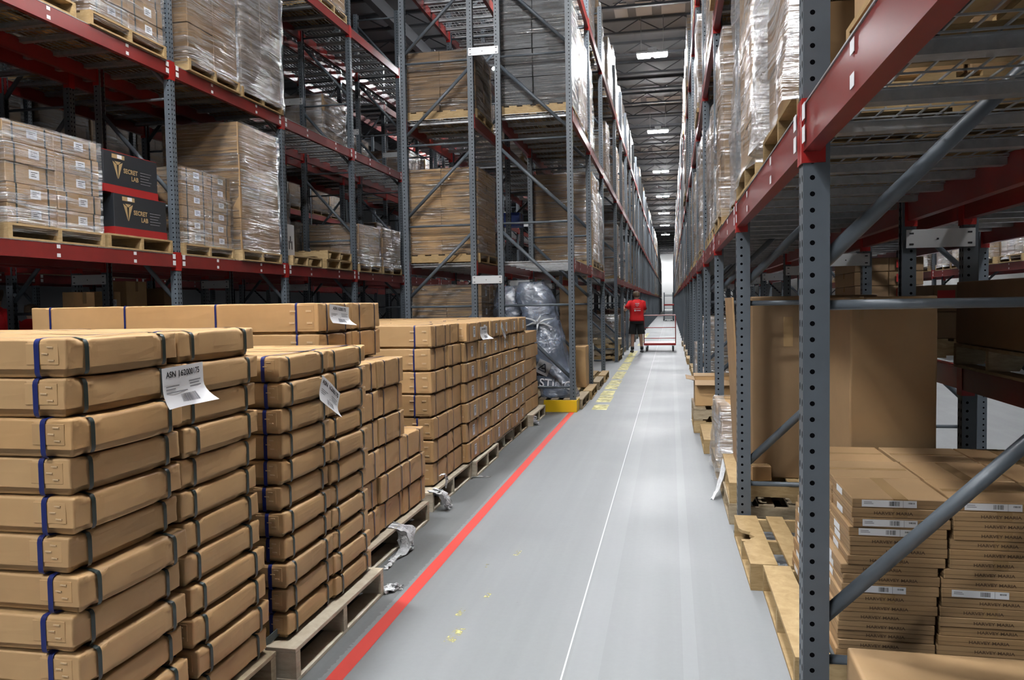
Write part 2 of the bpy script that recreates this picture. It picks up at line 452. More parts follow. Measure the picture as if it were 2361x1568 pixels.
def long_carton(Lx, W, H, lid, cross, lng, seed, crush=.022, r0=.0045, mats=('kraft',), sc='strap_blue', sl='strap_green', sw=.016, staples='near', puff=.004):
    """strapped two-piece carton, end face at x=0, running back to x=-Lx; returns part list"""
    def Rad(p):
        r = r0
        ez = abs(p.z-H/2)/(H/2)
        for y in lng:
            r += crush*math.exp(-((p.y-y)/.035)**2)*math.exp(-(abs(p.x)/.06)) + crush*.5*math.exp(-((p.y-y)/.035)**2)*math.exp(-((p.x+Lx)/.06)**2)
        for x in cross:
            r += crush*.55*math.exp(-((p.x-x)/.03)**2)
        return min(r, H*.30)
    def fn_for(lo, hi, amp):
        def fn(p):
            q = rnd(p, lo, hi, Rad(p))
            t = nz(q, 9, seed)*amp + nz(q, 28, seed)*amp*.35
            # end panel bellies out between straps, top sags a little
            if p.x > -.004: q.x += puff*(1-abs(2*p.y/W)**2)*(1-abs(2*p.z/H-1)**2) + t
            if p.x > -.09 and abs(p.z-H/2) > H*.28:
                wr = sum(math.exp(-((p.y-y)/.055)**2) for y in lng)*(1+p.x/.09)
                q.x += wr*amp*1.7*nz(q, 45, seed+3); q.z += wr*amp*1.3*nz(q, 38, seed+5)
            if p.z > hi[2]-.002: q.z += t*.7 - .003*(1-abs(2*p.y/W)**2)
            if abs(p.y) > W/2-.004: q.y += math.copysign(t*.7, p.y)
            return q
        return fn
    xs = spread(-Lx, 0, cross); ys = spread(-W/2, W/2, lng)
    zl = H*(1-lid)
    lo, hi = V((-Lx, -W/2, zl-.03)), V((0, W/2, H))
    zs = [zl+t*(H-zl) for t in (0, .1, .3, .5, .7)] + [H-.03 if H > .14 else H-.02, H-.014, H-.006, H]
    lidm = shell(xs, ys, zs, fn_for(lo, hi, .0042), skip=('-z',))
    ins = .019
    lo2, hi2 = V((-Lx+ins, -W/2+ins, 0)), V((-ins, W/2-ins, zl+.05))
    xs2 = [min(max(x, -Lx+ins), -ins) for x in xs]; ys2 = [min(max(y, -W/2+ins), W/2-ins) for y in ys]
    xs2 = sorted(set(round(x, 5) for x in xs2)); ys2 = sorted(set(round(y, 5) for y in ys2))
    tray = shell(xs2, ys2, [0, .005, .012, zl*.6, zl, zl+.02], fn_for(lo2, hi2, .0012), skip=('+z',))
    parts = [['lid', lidm.mesh('lid', M[mats[0]])], ['tray', tray.mesh('tray', M[mats[0]])]]
    # folded end flaps with staples on the long sides
    st = MB()
    for sy in (-1, 1):
        fl = MB()
        y0, y1 = sy*(W/2-.001), sy*(W/2+.0022)
        fl.cbox(-.125, min(y0, y1), zl+.012, -.024, max(y0, y1), H-.012, .0008)
        parts.append(['end_flap', fl.mesh('end_flap', M[mats[0]])])
        for (sx, szz) in ((-.045, .30), (-.064, .52), (-.048, .74)) if staples == 'near' else ((-.05, .3), (-.055, .72), (-.155, .3), (-.15, .72)):
            z = zl+(H-zl)*szz
            st.bar((sx-(.010 if staples == 'near' else .017), sy*(W/2+.0026), z), (sx+(.009 if staples == 'near' else .016), sy*(W/2+.0026), z-.0006), .004, .0034 if staples == 'near' else .010)
    parts.append(['flap_crease', st.mesh('flap_crease', M['kraft_highlight'])])
    def band(path, wdir, w, mt):
        b = MB(); n = len(path); k = len(b.v)
        for p in path:
            b.v += [tuple(V(p)-V(wdir)*w/2), tuple(V(p)+V(wdir)*w/2)]
        for i in range(n):
            a = 2*i; c = 2*((i+1) % n)
            b.face((a, c, c+1, a+1), 0, True)
        return b.mesh('strap', mt)
    off = .0024
    def per(u0, u1, v0, v1, n=11):
        P = []
        def ed(t): return .5-.5*math.cos(math.pi*t)
        for i in range(n): P.append((u0+(u1-u0)*ed(i/n), v0))
        for i in range(n): P.append((u1, v0+(v1-v0)*ed(i/n)))
        for i in range(n): P.append((u1+(u0-u1)*ed(i/n), v1))
        for i in range(n): P.append((u0, v1+(v0-v1)*ed(i/n)))
        return P
    blo, bhi = V((-Lx-off, -W/2-off-.002, -.0005)), V((off+puff, W/2+off+.002, H+off))
    for x in cross:
        pts = [rnd(V((x, u, v)), blo, bhi, Rad(V((x, u, v)))+.002) for u, v in per(blo.y, bhi.y, blo.z, bhi.z)]
        parts.append(['strap', band(pts, (1, 0, 0), sw, M[sc])])
    for y in lng:
        pts = []
        for u, v in per(blo.x, bhi.x, blo.z, bhi.z):
            p = V((u, y, v)); q = rnd(p, blo, bhi, Rad(V((u, y, v)))+.002); q.y = y; pts.append(q)
        parts.append(['strap', band(pts, (0, 1, 0), sw, M[sl])])
    return parts

def spawn(name, label, cat, loc, rz, parts, group=None):
    """parts: [partname, mesh, loc, rot, subparts, label]"""
    t = thing(name, label, cat, loc, rz, group)
    for p in parts: add_part(p, t)
    return t
def add_part(p, t):
    p = list(p) + [None]*(6-len(p))
    o = obj(p[0], p[1], t, p[2], p[3])
    if p[5]: o['label'] = p[5]
    for s in p[4] or (): add_part(s, o)
    return o

TO_PX = Matrix(((0,0,1,0),(1,0,0,0),(0,1,0,0),(0,0,0,1)))      # drawn sheet (x right, y up, z out) facing +X
TO_MX = Matrix(((0,0,-1,0),(-1,0,0,0),(0,1,0,0),(0,0,0,1)))    # facing -X
TO_MY = Matrix(((1,0,0,0),(0,0,-1,0),(0,1,0,0),(0,0,0,1)))     # facing -Y

def barcode(mb, x0, x1, y0, y1, z, seed=1, m=0):
    r = random.Random(seed); x = x0
    while x < x1-.001:
        w = (x1-x0)*r.choice((.018, .03, .05)); mb.quad((x, y0, z), (min(x+w, x1), y0, z), (min(x+w, x1), y1, z), (x, y1, z), m)
        x += w + (x1-x0)*r.choice((.018, .03, .045))
def asn_label(w=.172, h=.118, curl=.03, seed=1):
    """shipping label with curled lower edge: (paper mesh, lettering mesh)"""
    def fn(x, y, d=0.0):
        t = max(0, .5-(y/h+.5))*2; s = max(0, (x/w+.1))
        return V((x + .012*t*t*s, y, curl*t*t*(.4+s) + d + .002*math.sin(x*40+seed)))
    p = MB(); p.grid(lambda u, v: fn((v-.5)*w, (u-.5)*h), 10, 10)
    p.grid(lambda u, v: fn((v-.5)*w, (.5-u)*h, -.0006), 10, 10)
    t = MB(); tx = text_mb('ASN 162000175', .026, .0006)
    base = MB(); base.add(tx, Matrix.Translation((0, h*.31, 0)))
    for k, (x0, x1, y) in enumerate(((-.42, -.12, .02), (-.42, -.2, -.05), (-.42, .05, -.13), (.1, .42, .08), (.12, .38, .01), (.12, .42, -.06))):
        base.quad((x0*w, (y-.012)*h, 0), (x1*w, (y-.012)*h, 0), (x1*w, (y+.012)*h, 0), (x0*w, (y+.012)*h, 0), 1)
    barcode(base, -.12*w, .22*w, -.4*h, -.2*h, 0, seed, 1)
    base.v = [tuple(fn(a, b, .0008+c)) for a, b, c in base.v]
    return p, base
def sticker(w, h, seed, M4, kind='code'):
    """small printed sticker: (paper mesh, print mesh) turned by matrix M4"""
    p = MB(); p.box(-w/2, -h/2, 0, w/2, h/2, .0008)
    t = MB()
    if kind == 'code':
        barcode(t, -w*.25, w*.25, -h*.25, h*.2, .0014, seed)
        t.box(-w*.35, h*.28, .0009, w*.3, h*.34, .0014)
    elif kind == 'text':
        for k in range(3): t.box(-w*.3, h*(.2-.22*k), .0009, w*(.1+.12*((seed+k) % 3)), h*(.28-.22*k), .0014)
    a, b = MB().add(p, M4), MB().add(t, M4)
    return a, b

# ------------------------------------------------------------------ pallets
def pallet_parts(LX, LY, wd='wood', seed=1, broken=False, H=.14):
    """stringers run along x, deck boards along y; origin at centre of the footprint"""
    r = random.Random(seed); out = []
    xs = [-LX/2, LX/2]
    n = max(5, int(LX/.17)); bw = .1
    for i in range(n):
        x0 = -LX/2+(LX-bw)*i/(n-1)
        wdt = .135 if i in (0, n-1) else bw
        if i == n-1: x0 = LX/2-wdt
        b = MB(); j = r.uniform(-.006, .006)
        if broken and i == (0 if broken < 0 else n-1):
            # lead board with a bite split out of its outer edge
            e = [(-LY/2, 0), (-.10, 0), (-.06, .035), (-.02, .05), (.01, .075), (.06, .05), (.10, .06), (.14, .015), (.18, 0), (LY/2, 0)]
            if broken < 0: poly = [(x0+d, y) for y, d in e] + [(x0+wdt, LY/2), (x0+wdt, -LY/2)]; poly = poly[::-1]
            else: poly = [(x0+wdt-d, y) for y, d in e] + [(x0, LY/2), (x0, -LY/2)]
            b.prism(poly, H-.018, H)
        else:
            b.cbox(x0, -LY/2+j, H-.018, x0+wdt, LY/2+j, H, .0015)
        out.append(['deck_board', b.mesh('deck_board', M[wd])])
    for y in (-LY/2+.02, 0, LY/2-.02):
        b = MB()
        z0, z1 = .016, H-.018
        # notched stringer
        nx = [(-LX/2, z0), (-LX/2+.15, z0), (-LX/2+.17, z0+.035), (-LX/2+.38, z0+.035), (-LX/2+.40, z0), (LX/2-.40, z0), (LX/2-.38, z0+.035), (LX/2-.17, z0+.035), (LX/2-.15, z0), (LX/2, z0), (LX/2, z1), (-LX/2, z1)]
        mb = MB(); mb.prism(nx, -.019, .019)
        b.add(mb, Matrix(((1,0,0,0),(0,0,1,y),(0,1,0,0),(0,0,0,1))))
        out.append(['stringer', b.mesh('stringer', M[wd])])
    for x0 in (-LX/2, -.05, LX/2-.1):
        b = MB(); b.cbox(x0, -LY/2, 0, x0+.1, LY/2, .016, .0015)
        out.append(['bottom_board', b.mesh('bottom_board', M[wd])])
    return out
_pm = {}
def pallet_merged(LX, LY, wd='wood', H=.13):
    key = (round(LX, 2), round(LY, 2), wd)
    if key not in _pm:
        b = MB(); n = 6
        for i in range(n):
            x0 = -LX/2+(LX-.11)*i/(n-1); b.box(x0, -LY/2, H-.018, x0+.11, LY/2, H)
        for y in (-LY/2+.02, 0, LY/2-.02): b.box(-LX/2, y-.02, .016, LX/2, y+.02, H-.018)
        for x0 in (-LX/2, -.05, LX/2-.1): b.box(x0, -LY/2, 0, x0+.1, LY/2, .016)
        _pm[key] = b.mesh('pallet', M[wd])
    return _pm[key]
def floor_pallet(label, x, y, LX, LY, wd='wood', rz=0, z=0, broken=False, seed=1, group=None):
    return spawn('pallet', label, 'pallet', (x, y, z), rz, pallet_parts(LX, LY, wd, seed, broken), group)

# ------------------------------------------------------------------ palletised loads
def film_mesh(w, d, h, z0, mt, seed, puff=.02, flare=0.0, n=40, nzv=16, open_front=False):
    """stretch film wound round a load: x depth d, y width w"""
    b = MB(); rings = []
    def per(t, a, c, r):
        P = 2*(a+c); s = t*P
        segs = ((a, (-a/2, -c/2), (1, 0)), (c, (a/2, -c/2), (0, 1)), (a, (a/2, c/2), (-1, 0)), (c, (-a/2, c/2), (0, -1)))
        for ln, o, dv in segs:
            if s <= ln: return V((o[0]+dv[0]*s, o[1]+dv[1]*s, 0))
            s -= ln
        return V((-a/2, -c/2, 0))
    zs = [z0+(h-z0)*i/nzv for i in range(nzv+1)]
    for i, z in enumerate(zs):
        f = i/nzv; g = []
        for j in range(n):
            p = per(j/n, d+.03, w+.03, 0); p.z = z
            q = V((p.x, p.y, 0)); nn = q.normalized()
            a = puff*(nz(p, 3.2, seed)+.35*nz(V((p.x, p.y, p.z*3)), 7, seed)) + flare*(1-f)**2
            p += V((math.copysign(1, nn.x)*a if abs(abs(p.x)-(d+.03)/2) < .01 else 0, math.copysign(1, nn.y)*a if abs(abs(p.y)-(w+.03)/2) < .01 else 0, 0))
            g.append(p)
        rings.append(g)
    top = []
    for p in rings[-1]:
        q = V((p.x*.82, p.y*.82, h+.012+.01*nz(p, 6, seed))); top.append(q)
    rings.append(top)
    b.rings(rings, caps=False)
    if open_front:
        keep = [i for i, q in enumerate(b.f) if not all(b.v[j][1] < -w/2+.02 and abs(b.v[j][0]) < d/2+.005 for j in q)]
        b.f, b.m, b.sm = [b.f[i] for i in keep], [b.m[i] for i in keep], [b.sm[i] for i in keep]
    return b.mesh('stretch_film', M[mt])
_cm = {}
def carton_mesh(dx, dy, dz, mt, c=.005):
    key = (round(dx, 3), round(dy, 3), round(dz, 3), mt)
    if key not in _cm:
        b = MB(); b.cbox(-dx/2, -dy/2, 0, dx/2, dy/2, dz, c)
        b.box(-dx/2-.0006, -.025, dz*.62, dx/2+.0006, .025, dz+.0006, 1)
        _cm[key] = b.mesh('carton', [M[mt], M['tape']])
    return _cm[key]
M['tape'] = plain('clear_brown_tape', (.36, .23, .11), .25)
def load_detail(label, x, y, z, w, d, h, n, mt='kraft3', film='film', side=1, pal=True, labels=True, seed=1, cat='pallet load', group=None, flare=0, puff=.02, name='wrapped_pallet_load', wd='wood', gap=.0, strapc=None, over=.0, open_front=False):
    """load whose cartons are separate parts; n=(nx,ny,nz)"""
    r = random.Random(seed)
    z0 = .13 if pal else 0
    nx, ny, nzz = n
    parts = []
    if pal: parts.append(['pallet', pallet_merged(d+.04, w+.04, wd)])
    dx, dy, dz = d/nx, w/ny, (h-z0)/nzz
    cm = carton_mesh(dx-.004, dy-.004, dz-.003, mt)
    lab = sticker(min(.11, dy*.3), min(.09, dz*.45), seed, TO_PX if side > 0 else TO_MX, 'text')
    lm = (lab[0].mesh('carton_label', M['paper']), lab[1].mesh('lettering', M['ink']))
    for k in range(nzz):
        for i in range(nx):
            for j in range(ny):
                if 0 < i < nx-1 and 0 < j < ny-1 and k < nzz-1: continue
                px = -d/2+dx*(i+.5)+r.uniform(-.006, .006); py = -w/2+dy*(j+.5)+r.uniform(-.008, .008)
                sub = []
                front = (i == nx-1) if side > 0 else (i == 0)
                if labels and front:
                    sub = [['carton_label', lm[0], (side*(dx/2-.001), dy*.06, dz*.55), None, [['lettering', lm[1]]]]]
                if strapc and front:
                    for yy in (-.32, .32):
                        sb = MB(); sb.box(-.0015, -.008, 0, .0015, .008, dz-.004)
                        sub.append(['strap', sb.mesh('strap', M[strapc]), (side*(dx/2-.0005), dy*yy, 0)])
                parts.append(['carton', cm, (px, py, z0+dz*k), (0, 0, r.uniform(-.008, .008)), sub])
    if film:
        parts.append(['stretch_film', film_mesh(w+over, d+over, h+.004, z0-.07 if pal else .01, film, seed, puff, flare, open_front=open_front)])
    return spawn(name, label, cat, (x, y, z), r.uniform(-.012, .012), parts, group)
_lv = {}
def load_variant(k):
    """a far or half-hidden load: pallet, carton tier block, film. Nine variants share their meshes"""
    if k in _lv: return _lv[k]
    r = random.Random(100+k)
    w, d, h = r.uniform(.92, 1.06), r.uniform(1.0, 1.12), (1.15, 1.5, 1.62, .9, 1.35, 1.7, 1.55, 1.25, .75)[k % 9]
    mt = ('kraft3', 'kraft2', 'kraft', 'kraft_dark', 'kraft3', 'kraft2')[k % 6]
    fm = ('film_milky', 'film_milky', 'film', 'film', 'film_milky', 'film_milky', 'film')[k % 7]
    b = MB(); nx, ny, nzz = 2, r.choice((2, 3)), max(2, int(h/r.choice((.22, .3, .4))))
    dx, dy, dz = d/nx, w/ny, (h-.13)/nzz
    for kk in range(nzz):
        for i in range(nx):
            for j in range(ny):
                a, c = -d/2+dx*i+r.uniform(-.006, .006), -w/2+dy*j+r.uniform(-.006, .006)
                b.cbox(a+.002, c+.002, .13+dz*kk, a+dx-.002, c+dy-.002, .13+dz*(kk+1)-.003, .005)
    _lv[k] = (w, d, h, [['pallet', pallet_merged(d+.04, w+.04)], ['carton_tiers', b.mesh('carton_tiers', M[mt])], ['stretch_film', film_mesh(w, d, h+.004, .06, fm, k, .025, .03 if k % 3 == 0 else 0, 28, 9)]])
    return _lv[k]
def load_far(label, x, y, z, k, group=None, rz=0):
    w, d, h, parts = load_variant(k)
    return spawn('wrapped_pallet_load', label, 'pallet load', (x, y, z), rz, parts, group)

# ------------------------------------------------------------------ racking
LEVELS = (2.10, 4.15, 6.20)
HF = 7.35
BH = .14
BRZ = [.33+1.15*i for i in range(7)]
def post_mb(flip=1):
    t = .003; o = [(-.04,-.038),(.04,-.038),(.04,-.022),(.04-t,-.022),(.04-t,-.038+t),(-.04+t,-.038+t),(-.04+t,.038-t),(.04-t,.038-t),(.04-t,.022),(.04,.022),(.04,.038),(-.04,.038)]
    b = MB(); b.prism(o, 0, HF)
    b.box(-.06, -.06, 0, .06, .06, .006)
    return b
_rm = {}
def rm(key, fn, mats):
    if key not in _rm: _rm[key] = fn().mesh(key[0], mats)
    return _rm[key]
def brace_mb(p, q): 
    b = MB(); b.tube([p, q], .0245 if abs(V(q).z-V(p).z) > .1 else .016, 8); return b
def frame_parts(D, s):
    """sub-parts of one upright frame: x=0 aisle face, x=s*D rear face"""
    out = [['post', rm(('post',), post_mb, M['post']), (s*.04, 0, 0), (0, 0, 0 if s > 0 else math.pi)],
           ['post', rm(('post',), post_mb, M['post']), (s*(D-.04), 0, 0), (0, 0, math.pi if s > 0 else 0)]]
    x0, x1 = s*.07, s*(D-.07)
    for z in BRZ:
        out.append(['horizontal_brace', rm(('horizontal_brace', D, s), lambda: brace_mb((x0, 0, 0), (x1, 0, 0)), M['steelpaint']), (0, 0, z)])
    for z in BRZ[:-1]:
        out.append(['diagonal_brace', rm(('diagonal_brace', D, s), lambda: brace_mb((x0, 0, .14), (x1, 0, 1.03)), M['steelpaint']), (0, 0, z)])
    return out
def frame_merged(D, s):
    def fn():
        b = MB()
        for xc, a in ((s*.04, 1 if s > 0 else -1), (s*(D-.04), -1 if s > 0 else 1)):
            b.add(post_mb(), Matrix.Translation((xc, 0, 0)) @ Matrix.Rotation(0 if a > 0 else math.pi, 4, 'Z'))
        for z in BRZ: b.bar((s*.07, 0, z), (s*(D-.07), 0, z), .035, .035)
        for z in BRZ[:-1]: b.bar((s*.07, 0, z+.14), (s*(D-.07), 0, z+1.03), .035, .035)
        return b
    return fn
def beam_mb(ln, s, conn=True):
    """y from 0 to ln, top at z=0, face at x=0, body towards +s"""
    b = MB(); x1 = s*.05
    b.box(min(0, x1), 0, -BH, max(0, x1), ln, -.02)
    b.box(min(s*.012, x1), 0, -.02, max(s*.012, x1), ln, 0)
    b.box(min(0, s*.012), 0, -.021, max(0, s*.012), ln, -.006)
    return b
def conn_mb(s, e):
    """end connector wrapping the post; e=-1 start of beam, +1 end"""
    b = MB(); y0 = 0 if e > 0 else 0
    b.box(min(s*-.004, s*.066), -.005, -.175, max(s*-.004, s*.066), .005, .025)
    yy = (.0, .05) if e > 0 else (-.05, .0)
    b.box(min(s*-.005, s*-.001), yy[0], -.175, max(s*-.005, s*-.001), yy[1], .025)
    return b
def deck_mb(w, D, s, fine=True):
    """wire mesh deck with three support channels; y 0..w, x 0..s*D, top at z=0"""
    b = MB(); r = .0027
    for k in range(3):
        y = w*(.14+.36*k)
        b.box(min(s*.03, s*(D-.03)), y-.03, -.045, max(s*.03, s*(D-.03)), y+.03, -.012)
        b.box(min(s*.03, s*(D-.03)), y-.045, -.014, max(s*.03, s*(D-.03)), y+.045, -.010)
    if fine:
        n = int(w/.10)
        for i in range(n+1):
            y = w*i/n; b.box(min(0, s*D), y-r, -.008, max(0, s*D), y+r, -.003, 1)
        n = int(D/.062)
        for i in range(n+1):
            x = s*D*i/n; b.box(x-r, 0, -.003, x+r, w, .002, 1)
    return b
def spacer_mb(gap):
    b = MB(); b.cbox(-gap/2-.06, -.004, -.055, gap/2+.06, .004, .055, .001)
    for sx in (-1, 1):
        for z in (-.032, .032):
            b.box(sx*(gap/2+.03)-.012, -.0055, z-.005, sx*(gap/2+.03)+.012, -.004, z+.005, 1)
    b.box(-.02, -.0055, -.008, -.01, -.004, .002, 1)
    return b
def rack(name, label, Xf, s, D, ys, detail, near=10, skip=(), low=None, decks=True, spacer=0, stick=6):
    """one bolted row of pallet racking. ys: frame positions; skip: set of (bay, level) without beams;
    detail: number of bays with individual beams and decks; near: frames with individual members"""
    root = thing(name, label, 'pallet racking', (Xf, 0, 0))
    for i, y in enumerate(ys):
        if i < near:
            f = empty('upright_frame', (0, y, 0), 0, root)
            for p in frame_parts(D, s): add_part(p, f)
        else:
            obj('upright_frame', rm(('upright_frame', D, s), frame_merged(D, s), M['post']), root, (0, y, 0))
        if spacer and i < near+6:
            for z in (1.85, 5.02):
                obj('row_spacer', rm(('row_spacer', spacer), lambda: spacer_mb(spacer), [M['bright_galv'], M['ink']]), root, (s*(D+spacer/2), y-.045, z))
    farb, fard = MB(), MB()
    for i in range(len(ys)-1):
        y0, ln = ys[i]+.04, ys[i+1]-ys[i]-.08
        lv = list(LEVELS) + ([low] if low else [])
        for li, z in enumerate(lv):
            if (i, li) in skip: continue
            lnk = round(ln, 3)
            for side, (xo, ss) in enumerate(((0, s), (s*D, -s))):
                if i < detail:
                    o = obj('load_beam', rm(('load_beam', lnk, ss), lambda: beam_mb(ln, ss), M['red']), root, (xo, y0, z))
                    for e, yy in ((-1, 0), (1, ln)):
                        obj('beam_connector', rm(('beam_connector', ss, e), lambda: conn_mb(ss, e), M['red2']), o, (0, yy, 0))
                    if side == 0 and i < stick and li < 2:
                        for yy in (.045, ln*.3, ln*.72, ln-.045):
                            for zz in (-.028, -.105):
                                end = yy < .1 or yy > ln-.1
                                obj('location_sticker', rm(('location_sticker', ss, end), lambda: sticker(.05 if end else .042, .05 if end else .032, 3, TO_MX if ss > 0 else TO_PX, 'code')[0], M['paper']), o, (ss*-.001 if not end else ss*-.006, yy, zz if not end else zz*.9))
                else:
                    farb.add(beam_mb(ln, ss), Matrix.Translation((xo, y0, z)))
            if decks and li < 3:
                for k in range(2):
                    w = ln/2-.01
                    if i < detail:
                        obj('wire_deck', rm(('wire_deck', lnk, s, i < 7), lambda: deck_mb(w, D, s, i < 7), [M['galv'], M['wire']]), root, (0, y0+k*(w+.02), z))
                    else:
                        fard.add(deck_mb(w, D, s, False), Matrix.Translation((0, y0+k*(w+.02), z)))
    if farb.v: tag(farb.build('load_beam', M['red'], root), kind='stuff')
    if fard.v: tag(fard.build('wire_deck', [M['galv'], M['wire']], root), kind='stuff')
    return root
# ------------------------------------------------------------------ camera (measured from the vanishing lines)
def setup_camera():
    f, W, H = 1800.0, 2361, 1568
    d = V(((1546-W/2)/f, (695-H/2)/f, 1)).normalized()
    a = .017; dn = V((a, 1, -(d.x*a+d.y)/d.z)).normalized(); r = dn.cross(d)
    # world X,Y,Z seen in camera axes (right, down, forward)
    rows = [V((r[i], d[i], -dn[i])) for i in range(3)]
    right, up, back = rows[0], -rows[1], -rows[2]
    cam = bpy.data.cameras.new('camera'); o = bpy.data.objects.new('camera', cam); COL.objects.link(o)
    mw = Matrix((right, up, back)).transposed().to_4x4(); mw.translation = (0, 0, 1.5)
    o.matrix_world = mw
    cam.sensor_width = 36; cam.sensor_fit = 'HORIZONTAL'; cam.lens = f/W*36
    cam.clip_start = .05; cam.clip_end = 400
    SC.camera = o
setup_camera()

ORD = ('first','second','third','fourth','fifth','sixth','seventh','eighth','ninth','tenth','eleventh','twelfth','thirteenth','fourteenth','fifteenth','sixteenth','seventeenth')
def from_top(i, n):
    if i == 0: return 'topmost'
    if i == n-1: return 'bottom'
    return ORD[i]+' from the top'

# ------------------------------------------------------------------ the hall
def structure(name, mb, m):
    return tag(mb.build(name, m), kind='structure')
X0, X1, Y0, Y1, ZC = -20.0, 10.5, -14.0, 126.0, 9.3
b = MB(); b.box(X0, Y0, -.12, X1, Y1, 0); structure('floor', b, M['floor'])
b = MB(); b.box(X0, Y0, ZC, X1, Y1, ZC+.15); structure('ceiling', b, M['ceil'])
b = MB(); b.box(X0, Y1, 0, X1, Y1+.2, ZC); structure('wall_back', b, M['wall'])
b = MB(); b.box(X0, Y0-.2, 0, X1, Y0, ZC); structure('wall_front', b, M['wall'])
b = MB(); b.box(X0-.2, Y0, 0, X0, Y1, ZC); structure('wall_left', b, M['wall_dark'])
b = MB(); b.box(X1, Y0, 0, X1+.2, Y1, ZC); structure('wall_right', b, M['wall'])
b = MB(); y = Y0+1
while y < Y1:
    b.box(X0, y-.05, ZC-.42, X1, y+.05, ZC-.36); b.box(X0, y-.04, ZC-.06, X1, y+.04, ZC)
    x = X0
    while x < X1-1.2:
        b.bar((x, y, ZC-.05), (x+.6, y, ZC-.38), .025, .025, (0, 1, 0)); b.bar((x+.6, y, ZC-.38), (x+1.2, y, ZC-.05), .025, .025, (0, 1, 0)); x += 1.2
    y += 1.95 if y < 45 else 3.9
structure('trim_1', b, M['joist'])
b = MB()
for x in (-13, -6.8, -2.2, 1.7, 6.5): b.box(x-.09, Y0, ZC-.75, x+.09, Y1, ZC-.42)
structure('trim_2', b, M['joist'])
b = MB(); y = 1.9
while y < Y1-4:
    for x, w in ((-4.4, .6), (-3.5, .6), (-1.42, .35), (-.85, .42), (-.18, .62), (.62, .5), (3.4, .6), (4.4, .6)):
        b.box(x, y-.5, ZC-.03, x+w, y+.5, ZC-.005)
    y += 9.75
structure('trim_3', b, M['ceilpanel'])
# floor paint
b = MB(); n = 40
b.grid(lambda u, v: (-1.375+.07*v+.004*nz((0, u*20, v)), -.5+u*11.15, .0012), n, 1, sm=False)
tag(b.build('red_floor_line', M['redline']), 'worn red painted line on floor between cartons and aisle', 'floor line')
b = MB(); b.box(-.4435, -3, .0, -.4365, 120, .0016)
tag(b.build('guide_wire_slot', M['palegrout']), 'thin pale filled guide slot running down centre of aisle floor', 'floor line')
b = MB()
for y0, y1, x0, x1 in ((10.9, 11.45, -1.10, -.89), (11.75, 12.5, -1.12, -.90), (12.55, 13.3, -1.13, -.92), (13.5, 14.3, -1.14, -.92), (14.35, 15.1, -1.13, -.92), (15.3, 17.0, -1.15, -.94), (17.3, 19.3, -1.16, -.95), (19.6, 21.6, -1.17, -.97), (21.8, 24.2, -1.18, -.98), (27, 31, -1.14, -1.0), (33, 38, -1.14, -1.0)):
    b.grid(lambda u, v: (x0+(x1-x0)*v+.01*nz((u*9, y0, v)), y0+(y1-y0)*u, .0012), 4, 2, sm=False)
tag(b.build('yellow_floor_marking', M['yelline']), 'worn yellow painted marks on aisle floor leading to worker', 'floor marking')
b = MB()
for px, py, s in ((-.98, 3.36, .05), (-1.02, 3.62, .03), (-.94, 3.85, .025), (-1.05, 4.3, .02), (-.92, 4.55, .03)):
    b.grid(lambda u, v: (px+s*(v-.5)+.3*s*u, py+s*3*(u-.5), .0011), 3, 2, sm=False)
tag(b.build('yellow_paint_flecks', M['yelfleck']), 'faint yellow paint flecks on floor right of red line', 'floor marking', kind='stuff')

# ------------------------------------------------------------------ lamps
def lamp(x, y, label, z=8.2, group=None, s=1.0):
    t = thing('high_bay_light', label, 'ceiling light', (x, y, z), 0, group)
    b = MB(); b.cbox(-.42, -.2, .03, .42, .2, .09, .01); b.box(-.12, -.12, .09, .12, .12, .2)
    b.build('housing', M['galv'], t)
    for sx in (-.22, .22):
        q = MB(); q.box(-.165, -.16, -.005, .165, .16, .03); q.build('led_panel', M['led'], t, (sx, 0, 0))
    b = MB(); b.tube([(-.3, 0, .09), (-.3, 0, ZC-z)], .006, 5); b.tube([(.3, 0, .09), (.3, 0, ZC-z)], .006, 5)
    b.build('hanger', M['wire'], t)
names = ['nearest and brightest', 'second', 'third', 'fourth', 'fifth', 'sixth', 'seventh', 'eighth', 'ninth', 'tenth', 'eleventh']
lamp(-.44, 2.5, 'twin ceiling light hung over aisle beside foremost cartons', group='aisle lights')
lamp(-.44, 12.25, 'twin ceiling light hung over aisle by yellow rack guard', group='aisle lights')
for k in range(7):
    lamp(-.44, 22.0+9.75*k, f'{names[k]} glowing twin ceiling light in the row seen down the aisle', group='aisle lights')
for k, y in enumerate((-6.5, 22, 31.75)):
    lamp(-4.55, y, f'{ORD[k]} ceiling light over gap between left racking rows', group='left gap lights')
for k, y in enumerate((3.0, 12.25, 22.0, 31.75, 41.5)):
    lamp(4.6, y, f'{ORD[k]} ceiling light over open floor behind right racking', group='right bay lights')
for k, (x, y) in enumerate(((-3.2, 4.4), (-3.4, -1.6), (-3.2, 123.6), (2.4, 123.6))):  # added unseen lamps: fill over the staging floor, wash for the end wall
    lamp(x, y, (f'{ORD[k]} added fill light over staging floor left of photographer' if y < 20 else 'added unseen light washing the far end wall'), group='added staging fill lights' if y < 20 else 'added end wall wash lights')

